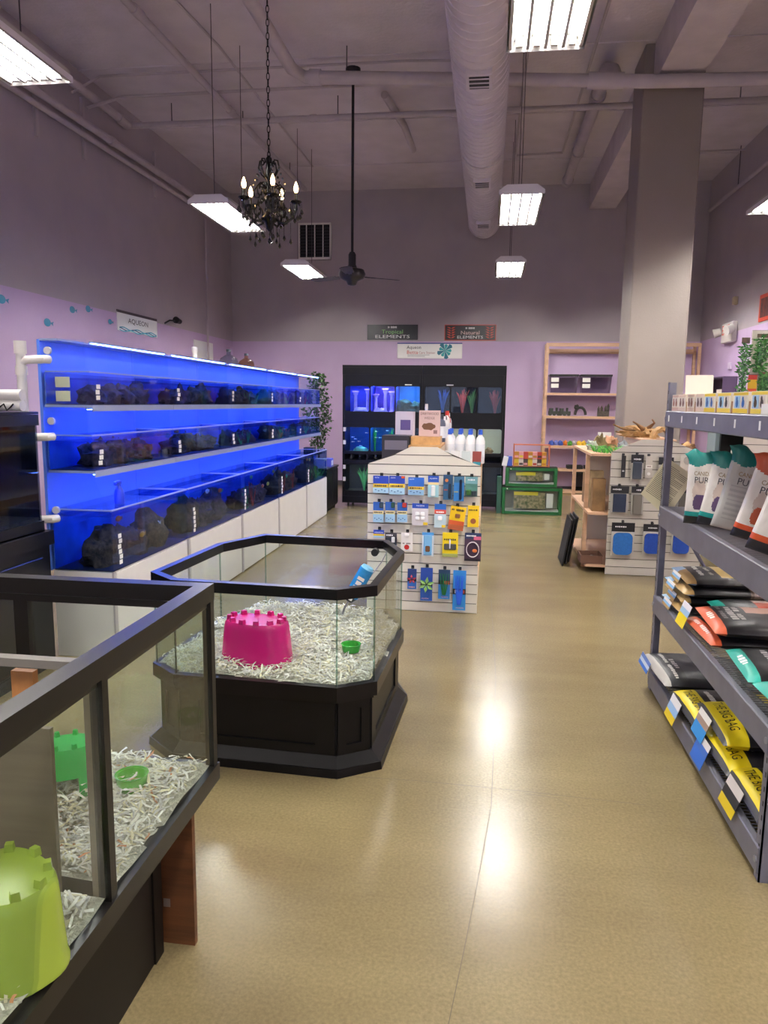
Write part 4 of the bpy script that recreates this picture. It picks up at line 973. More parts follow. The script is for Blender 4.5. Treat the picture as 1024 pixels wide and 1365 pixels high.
for u, lb in ((0, 'black aquarium rack with blue lit tank windows, next to the silk tree'), (1, 'black aquarium rack with red plants in its dark upper tanks')):
    ce, x0, x1 = cells(u); X0, X1 = ((xl0, xm - .001), (xm + .001, xr1))[u]
    zA1, zA0, zB1, zB0, zC1, zC0 = ce[0][3], ce[0][2], ce[3][3], ce[3][2], ce[6][3], ce[6][2]
    sol = [(x0, x1, zA1, zt - .1), (x0, x1, zB1, zA0), (x0, x1, zC1, zC1 + .03), (x0, x1, .16, zC0)]
    rk = rack_unit(X0, X1, zt, lb, ce, sol)
    MB().bx(x0, x1, RY + .02, RY + .3, zC1 + .025, zC1 + .035, M_rk).build('cup_shelf', rk)
    for k in range(7 if u == 0 else 3):
        xx = x0 + .09 + k * .12; MB().lathe([(.03, 0), (.04, .10), (.038, .10), (.028, .004)], (xx, RY + .08 + .03 * (k % 2), zC1 + .036), glass((.8, .86, .9), .05, 1.2), 12).build('betta_cup', label='clear plastic cup on the narrow shelf of a rear rack', cat='cup', group='betta cups in the rear racks', smooth=40)
    for zz in ((zB1 - .06, zB1 - .25, zC1 - .04, zC1 - .22) if u == 0 else ()):
        MB().bx(x0 - .02, x0 + .02, RY - .011, RY - .009, zz - .06, zz, M_lab).build('price_sticker', rk)
    MB().bx(xm - .25 + u * .6, xm - .15 + u * .6, RY - .013, RY - .0125, zt - .25, zt - .235, M_lab).build('price_sticker', rk)
# decor inside the rear tanks
def inwin(P, k, fx, dy): a, c = P[k]; return Vector((a.x + (c.x - a.x) * fx, RY + dy, c.z))
M_lil = mat('c9b6d8', .6, var=.15); M_lil2 = mat('a58ac0', .6)
for k, fx, hh in ((0, .35, .30), (0, .86, .33), (1, .15, .26), (1, .55, .34), (1, .82, .30)):
    p = inwin(pA, k, fx, .16); z = K(520, 549).z - .02
    t = thing('ornament_column', 'pale lilac ruined column ornament in an upper blue rear tank', 'ornament', (p.x, p.y, z), group='column ornaments')
    MB().lathe([(.04, 0), (.04, .02), (.026, .03), (.022, hh * .85), (.034, hh * .9), (.036, hh)], (p.x, p.y, z), M_lil, 12).build('shaft', t, smooth=40)
    MB().bx(p.x - .045, p.x + .045, p.y - .045, p.y + .045, z + hh, z + hh + .02, M_lil2).build('capital', t)
for k, (pp, kk, fx) in enumerate(((pA, 0, .6), (pA, 1, .35), (pB, 0, .6))):
    p = inwin(pp, kk, fx, .12); z = (K(520, 549).z if pp is pA else K(520, 602).z) - .02
    b = MB(); b.blob((p.x, p.y, z + .03), (.10, .06, .05), mat('c8c0dc', .7, var=.2) if pp is pA else mat('7fc08a', .7, var=.3), .3, 3, k * 5); zm = min(v[2] for v in b.v)
    for v in b.v: v[2] += z - zm
    b.build('ornament_rock', label=('pale rock between lilac columns in the corner rear tank', 'pale rock at the foot of arches in the second rear tank', 'pale green leafy rock in the middle row rear tank')[k], cat='rock', smooth=60)
for k, fx in enumerate((.3, .72)):
    p = inwin(pA, 2, fx, .16); z = K(520, 549).z - .02; b = MB(); b.blob((p.x, p.y, z + .1), (.13, .1, .13 - .03 * k), mat('4e5548', .9, var=.4, scale=20, bump=.8), .35, 2.5, 60 + k); zm = min(v[2] for v in b.v)
    for v in b.v: v[2] += z - zm
    b.build('reef_rock', label=('tall grey-green reef rock in the cyan rear tank', 'lower mossy reef rock in the cyan rear tank')[k], cat='rock', smooth=60)
def frond(name, label, p, n, h, spread, m, cat='plant', rr=.008):
    b = MB()
    for q in range(n):
        a = R.uniform(0, 2 * PI); s = spread * R.uniform(.3, 1); hh = h * R.uniform(.7, 1)
        b.tube([(p[0], p[1], p[2]), (p[0] + s * .25 * math.cos(a), p[1] + s * .15 * math.sin(a), p[2] + hh * .4), (p[0] + s * .65 * math.cos(a), p[1] + s * .4 * math.sin(a), p[2] + hh * .8), (p[0] + s * math.cos(a), p[1] + s * .6 * math.sin(a), p[2] + hh)], rr, m, 5, taper=lambda u: 1.1 - u * .8)
    return b.build(name, label=label, cat=cat, smooth=60)
zA = K(520, 549).z - .02; zB = K(520, 602).z - .02; zC = K(520, 655).z - .02
for k, fx, col, lb in ((4, .45, 'c0392f', 'broad red plant in the middle dark upper rear tank'), (4, .85, '5c8a4a', 'green plant beside the broad red one in rear tank'), (5, .75, '9c3a34', 'dull red plant in the last dark upper rear tank'), (3, .7, '2f5c9c', 'bluish dim plant in the first dark upper rear tank')):
    p = inwin(pA, k, fx, .14); frond('aquarium_plant', lb, (p.x, p.y, zA), 16, .36, .11, mat(col, .6), rr=.012)
for k, fx, lb in ((1, .1, 'dark green curtain plant by the edge of a fish filled rear tank'), (1, .8, 'tall green curtain plant in the fish filled rear tank')):
    p = inwin(pB, k, fx, .2); frond('aquarium_plant', lb, (p.x, p.y, zB), 12, .36, .05, mat('2f8a3c', .6), rr=.012)
p = inwin(pC, 0, .75, .12); frond('aquarium_plant', 'bright green ribbon plant in the lowest rear tank', (p.x, p.y, zC), 16, .36, .17, mat('4fb85c', .5), rr=.009)
for k in range(16):
    kk = k % 3; a, c = pB[kk]; p = Vector((a.x + (c.x - a.x) * R.uniform(.1, .9), RY + R.uniform(.06, .25), zB + R.uniform(.08, .34))); b = MB()
    b.blob(p, (.018, .006, .008), mat('e6c49a' if k % 2 else 'dfe8f0', .4), 0, 1, 0, 8, 5, False); b.add([p + Vector((.016, 0, 0)), p + Vector((.03, 0, .009)), p + Vector((.03, 0, -.009))], [(0, 1, 2), (2, 1, 0)], mat('e6c49a' if k % 2 else 'dfe8f0', .4))
    b.build('fish', label=('tiny silver fish in the middle row of a rear tank', 'tiny peach fish in the middle row of a rear tank')[k % 2], cat='fish', group='tiny fish in the rear tanks')
p = inwin(pB, 5, .5, .2); b = MB(); b.blob((p.x, p.y, zB + .04), (.06, .05, .06), mat('9a7a52', .8, var=.3), .3, 3, 9); zm = min(v[2] for v in b.v)
for v in b.v: v[2] += zB - zm
b.build('hide_rock', label='brown hide rock in the warm lit rear terrarium', cat='rock', smooth=60)
# ------------------------------------------------------------------ pine shelving at the back wall
SY0, SY1 = 13.22, 13.58; M_pine = mat('cda787', .6, var=.12, scale=3, stretch=(1, 1, 6))
def S(x, y): return on_y(x, y, SY0)
sx0, sx1 = S(727, 500).x, 3.5; szt = S(780, 457).z
t = thing('wooden_shelf', 'tall open pine shelving unit against the lilac back wall', 'shelf', ((sx0 + sx1) / 2, 13.4, 0))
sxm = (sx0 + sx1) / 2 + .1
for x in (sx0, sxm, sx1 - .045):
    for y in (SY0, SY1 - .045): MB().bx(x, x + .045, y, y + .045, 0, szt, M_pine).build('post', t)
MB().bx(sx0, sx1, SY0 - .001, SY0 + .03, szt - .06, szt, M_pine).build('top_rail', t)
MB().bx(sx0 + .045, sx1 - .045, SY1 - .03, SY1, szt - .16, szt - .08, M_pine).build('back_rail', t)
lev = [S(780, 524).z, S(780, 555).z, S(780, 595).z, S(780, 626).z, S(780, 655).z]
for z in lev:
    MB().bx(sx0 + .002, sx1 - .002, SY0 + .045, SY1 - .046, z - .022, z, M_pine).build('shelf_board', t)
    MB().bx(sx0 + .046, sx1 - .046, SY0 + .003, SY0 + .044, z - .04, z, M_pine).build('front_rail', t)
for sgn in (0, 1): MB().bx(sx0 + .002, sx0 + .04, SY0 + .05, SY1 - .05, .9 + sgn * .85, .96 + sgn * .85, M_pine).build('side_rail', t)
# clear bins on the upper shelf
for k, (xa, xb) in enumerate(((734, 772), (776, 817))):
    a, c = S(xa, 497).x, S(xb, 497).x; z0 = lev[0]; z1 = S(780, 499).z
    t = thing('storage_bin', ('clear plastic bin with white price tags, left of its twin, top of pine shelf', 'clear plastic bin with white price tags, next to the grey column')[k], 'bin', ((a + c) / 2, 13.3, z0), group='clear bins on the pine shelf')
    MB().prism([(a + .02, SY0 + .06), (c - .02, SY0 + .06), (c - .02, SY1 - .06), (a + .02, SY1 - .06)], z0 + .001, z1 - .03, glass((.72, .70, .76), .08, 1.5), [(a, SY0 + .04), (c, SY0 + .04), (c, SY1 - .05), (a, SY1 - .05)]).build('bin_body', t)
    MB().bx(a - .008, c + .008, SY0 + .03, SY1 - .05, z1 - .03, z1, M_blacks).build('lid', t)
    for q in range(2): MB().bx(a + .02, a + .15, SY0 + .035, SY0 + .04, z1 - .13 - q * .10, z1 - .06 - q * .10, M_lab).build('price_tag', t)
def small_thing(kind, x, y, z, seed):
    """small resin aquarium ornaments in a few shapes"""
    b = MB()
    if kind == 'castle':
        m = mat('4d463f', .8, var=.3, scale=30)
        b.bx(x - .08, x + .08, y - .04, y + .04, z, z + .09, m)
        for s in (-.08, -.03, .04, .08): b.cyl((x + s, y, z), (x + s, y, z + .15 + .03 * math.sin(s * 90)), .022, m, 8); b.cyl((x + s, y, z + .15 + .03 * math.sin(s * 90)), (x + s, y, z + .20 + .03 * math.sin(s * 90)), .026, m, 8, .002)
    elif kind == 'arch':
        m = mat('33312f', .8, var=.3, scale=30)
        pts = [(x + .09 * math.cos(PI * q / 10), y, z + .02 + .13 * math.sin(PI * q / 10)) for q in range(11)]
        b.tube(pts, .024, m, 7); b.blob((x - .06, y, z + .15), (.04, .035, .05), m, .3, 3, seed, 10, 7, False)
    elif kind == 'truck':
        m = mat('3a3f3a', .8, var=.3, scale=30)
        b.bx(x - .1, x + .1, y - .04, y + .04, z + .03, z + .08, m); b.bx(x - .09, x - .02, y - .035, y + .035, z + .08, z + .13, m); b.cyl((x + .04, y, z + .08), (x + .04, y, z + .14), .02, m, 8)
        for s in (-.07, 0, .07): b.cyl((x + s, y - .045, z + .03), (x + s, y + .045, z + .03), .03, m, 10)
    else:
        b.blob((x, y, z + .05), (.042, .04, .055), kind, .4, 3.2, seed, 12, 8); zm = min(v[2] for v in b.v)
        for v in b.v: v[2] += z - zm
    return b
for k, (px_, kd, lb) in enumerate(((740, 'truck', 'dark train wagon ornament at the end of the pine shelf'), (754, 'truck', 'second dark train wagon ornament on the pine shelf'), (775, 'arch', 'dark skull topped arch ornament on the pine shelf'), (806, 'castle', 'brown castle ornament with spires on the pine shelf'))):
    small_thing(kd, S(px_, 550).x, SY0 + .15, lev[1] + .001, k).build('ornament', label=lb, cat='ornament')
CO = [('3b58b0', 'blue'), ('6f7fc8', 'pale blue'), ('e07a22', 'orange'), ('4f9a3c', 'green'), ('d8b02a', 'yellow'), ('8a8f98', 'grey'), ('b8b0b4', 'pale grey'), ('4a6a5a', 'dark green'), ('8a9aa4', 'silvery'), ('5a4a6a', 'purple')]
for k in range(13):
    x = S(736 + k * 6.3, 590).x; q = (0, 1, 0, 2, 3, 6, 4, 4, 8, 5, 6, 7, 9)[k]
    small_thing(mat(CO[q][0], .7, var=.35, scale=30), x, SY0 + .13 + .05 * (k % 2), lev[2] + .001, k * 3).build('ornament', label=CO[q][1] + ' lumpy coral ornament in the row on the pine shelf', cat='ornament', group='coral ornaments on the pine shelf', smooth=60)
MB().bx(S(797, 585).x, S(815, 585).x, SY0 + .02, SY0 + .03, S(800, 581).z - .04, S(800, 576).z, M_lab).build('shelf_card', label='white card with red strip standing over the coral ornaments', cat='card')
for k, (xa, xb, lb) in enumerate(((757, 778, 'flat black tray lying on the low pine shelf'), (781, 796, 'smaller flat black tray beside another on the low pine shelf'))):
    a, c = S(xa, 620).x, S(xb, 620).x; t = thing('tray', lb, 'tray', ((a + c) / 2, 13.35, lev[3]))
    MB().ring([(a, SY0 + .06), (c, SY0 + .06), (c, SY1 - .06), (a, SY1 - .06)], [(a + .02, SY0 + .08), (c - .02, SY0 + .08), (c - .02, SY1 - .08), (a + .02, SY1 - .08)], lev[3] + .001, lev[3] + .06, M_blacks).build('rim', t)
    MB().bx(a + .02, c - .02, SY0 + .08, SY1 - .08, lev[3] + .001, lev[3] + .01, M_blacks).build('base', t)
for k, (xa, xb, lb) in enumerate(((765, 785, 'smoky clear tub at the foot of the pine shelf'), (787, 806, 'smoky clear tub at the foot of the pine shelf, nearer the column'))):
    a, c = S(xa, 640).x, S(xb, 640).x; t = thing('storage_bin', lb, 'bin', ((a + c) / 2, 13.35, lev[4]))
    MB().prism([(a + .02, SY0 + .06), (c - .02, SY0 + .06), (c - .02, SY1 - .06), (a + .02, SY1 - .06)], lev[4] + .001, lev[4] + .30, glass((.5, .5, .52), .08, 1.5), [(a, SY0 + .05), (c, SY0 + .05), (c, SY1 - .05), (a, SY1 - .05)]).build('bin_body', t)
    MB().bx(a - .005, c + .005, SY0 + .045, SY1 - .045, lev[4] + .30, lev[4] + .325, M_blacks).build('lid', t)
# ------------------------------------------------------------------ green framed terrariums with goods
GY = 10.55
def G(x, y): return on_y(x, y, GY)
M_gr = mat('1d6a35', .4, var=.1)
def frame_tank(label, xa, xb, ya, yb, z0, d):
    a, c = G(xa, ya), G(xb, yb); z1 = z0 + (a.z - c.z); e = .045
    t = thing('terrarium', label, 'terrarium', ((a.x + c.x) / 2, GY + d / 2, z0), group='green terrariums')
    for x in (a.x, c.x - e):
        for y in (GY, GY + d - e): MB().bx(x, x + e, y, y + e, z0, z1, M_gr, .006).build('corner_post', t)
    for z in (z0 + .001, z1 - .04):
        for y in (GY + .002, GY + d - e): MB().bx(a.x + e, c.x - e, y, y + e - .002, z, z + .039, M_gr).build('rail', t)
        for x in (a.x + .002, c.x - e): MB().bx(x, x + e - .002, GY + e, GY + d - e, z, z + .039, M_gr).build('rail', t)
    MB().bx(a.x + e, c.x - e, GY + .012, GY + .016, z0 + .04, z1 - .04, glass((.93, .96, .94), .02, .8)).build('front_pane', t)
    MB().bx(a.x + e, c.x - e, GY + d - .02, GY + d - .015, z0 + .04, z1 - .04, mat('a9aca0', .6)).build('back_pane', t)
    MB().bx(a.x + .03, c.x - .03, GY + .03, GY + d - .03, z0 + .041, z0 + .055, mat('cfcdc6', .6)).build('floor_tray', t)
    MB().bx(a.x + .002, c.x - .002, GY + .004, GY + d, z1, z1 + .012, M_blacks).build('mesh_lid', t)
    MB().cyl((a.x + .07, GY + .003, z1 - .02), (a.x + .07, GY - .006, z1 - .02), .01, M_lab, 10).build('latch', t)
    # printed card leaning behind the glass
    w = c.x - a.x; k = MB(); x0, x1 = a.x + w * .2, a.x + w * .72; zb = z0 + .08; zz = z1 - .06; y = GY + .03
    k.quad((x0, y, zb), (x1, y, zb), (x1, y, zz), (x0, y, zz), mat('b9a684', .6, var=.7, scale=22, col2='4a5a34'))
    k.quad((x0, y - .001, zz - .05), (x1 - .1, y - .001, zz - .05), (x1 - .1, y - .001, zz), (x0, y - .001, zz), mat('e2cf3a', .5))
    k.quad((x1 + .02, y, zb + .02), (a.x + w * .85, y, zb + .02), (a.x + w * .85, y, zz - .02), (x1 + .02, y, zz - .02), M_lab)
    k.build('printed_card', t)
    return z1 + .012
zt1 = frame_tank('lower green framed terrarium with reptile kit card inside', 670, 749, 642, 680, 0.0, .245)
zt2 = frame_tank('upper green framed terrarium stacked on another', 675, 743, 615, 642, zt1 + .001, .24)
a = G(686, 592); c = G(733, 613)
t = thing('goods_crate', 'wire crate of yellow and red reptile supply boxes on the green terrariums', 'crate', ((a.x + c.x) / 2, GY + .2, zt2))
for x in (a.x, c.x):
    for y in (GY + .04, GY + .2): MB().cyl((x, y, zt2 + .001), (x, y, a.z), .006, mat('c06a4a', .5), 6).build('upright', t)
for z in (zt2 + .01, a.z - .01):
    MB().tube([(a.x, GY + .04, z), (c.x, GY + .04, z), (c.x, GY + .2, z), (a.x, GY + .2, z)], .006, mat('c06a4a', .5), 6, closed=True).build('rail', t)
PC = (('d8b92c', 'yellow'), ('b8402c', 'red'), ('d8cfc0', 'pale'), ('c88a2c', 'amber'), ('4a3a38', 'dark brown'), ('e0a0a0', 'pink'))
for k in range(7):
    for row in range(2):
        x = a.x + .04 + k * (c.x - a.x - .08) / 6.5; q = PC[(k * 2 + row * 3) % 6]; z = zt2 + .002 + row * .105; b = MB()
        b.bx(x - .032, x + .032, GY + .08, GY + .16, z, z + .10, mat(q[0], .5)); b.bx(x - .025, x + .025, GY + .0785, GY + .08, z + .02, z + .05, mat(PC[(k + row * 2 + 3) % 6][0], .5))
        b.build('supply_box', label=q[1] + ' little reptile supply box in the wire crate', cat='box', group='boxes in the wire crate')
for k, (px_, col, lb) in enumerate(((674, 'e4e4e4', 'white reptile lamp dome packet beside the wire crate'), (680, '2c4fb8', 'blue packet leaning beside the wire crate'), (677, '2a2a2e', 'dark packet behind the blue one by the wire crate'))):
    p = G(px_, 605); MB(frame_M((p.x, GY + .05 + k * .055, zt2 + .07), (1, .1 * k, .2 * (k - 1)), (.0, .2, 1))).bx(-.035, .035, -.07, .07, -.02, .02, mat(col, .5), .006).build('packet', label=lb, cat='packet')
MB().bx(G(663, 640).x, G(669, 640).x, GY + .03, GY + .22, 0, .52, mat('2f5a48', .5)).build('green_bin', label='narrow dark green bin between the rack and terrariums', cat='bin')
# ------------------------------------------------------------------ slatwall gondolas
M_slat = mat('ddd6c8', .45, var=.03, scale=4); M_slat2 = mat('c6c0b4', .45, var=.03, scale=4); M_groove = mat('4a443c', .7)
M_hook = mat('1a1a1c', .4)
def slat_front(t, x0, x1, y, z_eave, gab, m, n=15):
    """slatted end panel: grooves recessed behind separate slats, tapered top slats"""
    MB().bx(x0 + .004, x1 - .004, y + .010, y + .022, .004, z_eave, M_groove).build('backing', t)
    hh = z_eave / n; first = None
    for k in range(n):
        if first is None:
            first = MB().bx(x0, x1, y, y + .012, .0035, hh - .0035, m).build('slat', t)
        else:
            c_ = first.copy(); C.objects.link(c_); c_.parent = t; c_.location = (0, 0, k * hh); WL[c_.name] = WL[t.name]
    # gab: list of (z, xl, xr)
    pz, pl, pr = z_eave, x0, x1
    b = MB(); b.add([(x0 + .01, y + .01, z_eave), (x1 - .01, y + .01, z_eave), (gab[-1][2] - .01, y + .01, gab[-1][0] - .004), (gab[-1][1] + .01, y + .01, gab[-1][0] - .004)], [(0, 1, 2, 3)], M_groove); b.build('gable_backing', t)
    for z, xl, xr in gab:
        b = MB(); za = pz + .003; zb = z - .003
        vs = [(pl + .003, y, za), (pr - .003, y, za), (xr, y, zb), (xl, y, zb)]; vs += [(v[0], y + .012, v[2]) for v in vs]
        b.add(vs, [(0, 1, 2, 3), (7, 6, 5, 4), (0, 4, 5, 1), (1, 5, 6, 2), (2, 6, 7, 3), (3, 7, 4, 0)], m); b.build('gable_slat', t)
        pz, pl, pr = z, xl, xr
    return hh
GX0, GX1, GY1 = -.865, -.036, 5.38
gond = thing('display_gondola', 'white slatwall gondola with fish supplies hanging on its end panel', 'display stand', (-.45, 6.2, 0))
slat_front(gond, GX0, GX1, GY1, 1.10, [(1.172, -.665, -.245), (1.235, -.55, -.355)], M_slat)
GYB = 7.1
MB().bx(-.53, -.37, GY1 + .03, GYB, .0, 1.22, M_slat).build('spine', gond)
M_ply = mat('c79a62', .55, var=.12, scale=4, stretch=(8, 1, 8))
MB().bx(-.57, -.335, GY1 + .024, GYB, 1.222, 1.24, M_ply).build('spine_cap', gond)
for x0, x1 in ((GX0 + .01, -.532), (-.368, GX1 - .002)):
    for z in (.09, .58, 1.07): MB().bx(x0, x1, GY1 + .026, GYB, z, z + .02, M_ply).build('deck', gond)
    MB().bx(x0, x1, GY1 + .03, GYB - .01, 0, .09, M_slat).build('kick_board', gond)
for x in (GX1 - .04, GX0 + .003):
    for y in (GY1 + .026, GYB - .04): MB().bx(x, x + .036, y, y + .036, .09, 1.07, M_ply).build('post', gond)
MB().bx(GX0, GX1, GYB + .001, GYB + .02, 0, 1.10, M_slat).build('rear_panel', gond)
CY_ = GY1 - .045
def g7(x, y): return on_y(480 + x / 5.46, 580 + y / 5.46, CY_)
def hook(parent, x, z, y1, y0): 
    h = MB(); h.tube([(x, y1, z), (x, y0 - .01, z), (x, y0 - .02, z + .01)], .0025, M_hook, 5); h.bx(x - .011, x + .011, y1 - .004, y1 - .0005, z - .012, z + .012, M_hook); h.build('hook', parent)
def card(name, label, x0, z0, x1, z1, y, bands, cat='packet', blister=None, texts=(), extra=None, d=.006, tilt=0.0, group=None, hole=True):
    """hanging pack: printed card made of coloured bands, clear or coloured blister, lettering"""
    w, h = x1 - x0, z1 - z0; cx_, cz_ = (x0 + x1) / 2, (z0 + z1) / 2
    M = Matrix.Translation((cx_, y, cz_)) @ Matrix.Rotation(tilt, 4, 'Y') @ Matrix(((1, 0, 0, 0), (0, 0, -1, 0), (0, 1, 0, 0), (0, 0, 0, 1)))   # local x right, y up, z toward the viewer
    b = MB(M)
    base = mat(bands[0][2], .45)
    b.bx(-w / 2, w / 2, -h / 2, h / 2, -d, 0, base)
    for k, (f0, f1, col) in enumerate(bands):
        b.bx(-w / 2, w / 2, h / 2 - h * f1, h / 2 - h * f0, 0, .0012 + .0002 * k, mat(col, .4))
    o = b.build(name, label=label, cat=cat, group=group)
    if blister:
        for (fx0, fx1, fy0, fy1, dp, col) in blister:
            q = MB(M); q.bx(-w / 2 + w * fx0, -w / 2 + w * fx1, h / 2 - h * fy1, h / 2 - h * fy0, .002, dp, mat(col, .25), min(.006, dp * .4)); q.build('blister', o)
    for (body, fx, fy, fs, col, fit) in texts:
        q = MB(M); q.text(body, (-w / 2 + w * fx, h / 2 - h * fy, .0026), (1, 0, 0), (0, 1, 0), h * fs, mat(col, .4), fit=w * fit); q.build('lettering', o)
    if extra: extra(M, w, h, o)
    return o
def dots(col):
    def f(M, w, h, o):
        for k in range(4):
            q = MB(M); q.bx(-w * .38 + w * .2 * k, -w * .28 + w * .2 * k, -h * (.33 + .06 * (k % 2)), -h * (.28 + .06 * (k % 2)), .0026, .0032, mat(col, .4)); q.build('fish_print', o)
    return f
def leaves(n, col, l):
    def f(M, w, h, o):
        for k in range(n):
            a = 2 * PI * k / n + .4; q = MB(M); c_ = Vector((math.cos(a), math.sin(a), 0)); s_ = Vector((-math.sin(a), math.cos(a), 0))
            q.add([c_ * .005 + Vector((0, 0, .012)), c_ * l * .5 + s_ * l * .22 + Vector((0, 0, .022)), c_ * l + Vector((0, 0, .014)), c_ * l * .5 - s_ * l * .22 + Vector((0, 0, .022))], [(0, 1, 2, 3)], mat(col, .5)); q.build('leaf', o)
    return f
def strands(n, col, wv):
    def f(M, w, h, o):
        q = MB(M)
        for k in range(n):
            x = w * (-.3 + .6 * k / max(1, n - 1)); q.tube([(x * .3, -h * .35, .01), (x * .8, -h * .05, .016), (x + wv * math.sin(k * 2), h * .22, .014), (x * 1.2, h * .38, .012)], w * .05, mat(col, .5), 5, taper=lambda u: 1.2 - u * .7)
        q.build('plastic_plant', o, smooth=60)
    return f
def disc(fx, fy, r, col, dp=.006):
    def f(M, w, h, o):
        q = MB(M); q.cyl((-w / 2 + w * fx, h / 2 - h * fy, .002), (-w / 2 + w * fx, h / 2 - h * fy, dp), r * w, mat(col, .4), 20); q.build('round_print', o, smooth=40)
    return f
BLU, YEL, LB = '2353b8', 'e8c63a', 'a9cfe8'
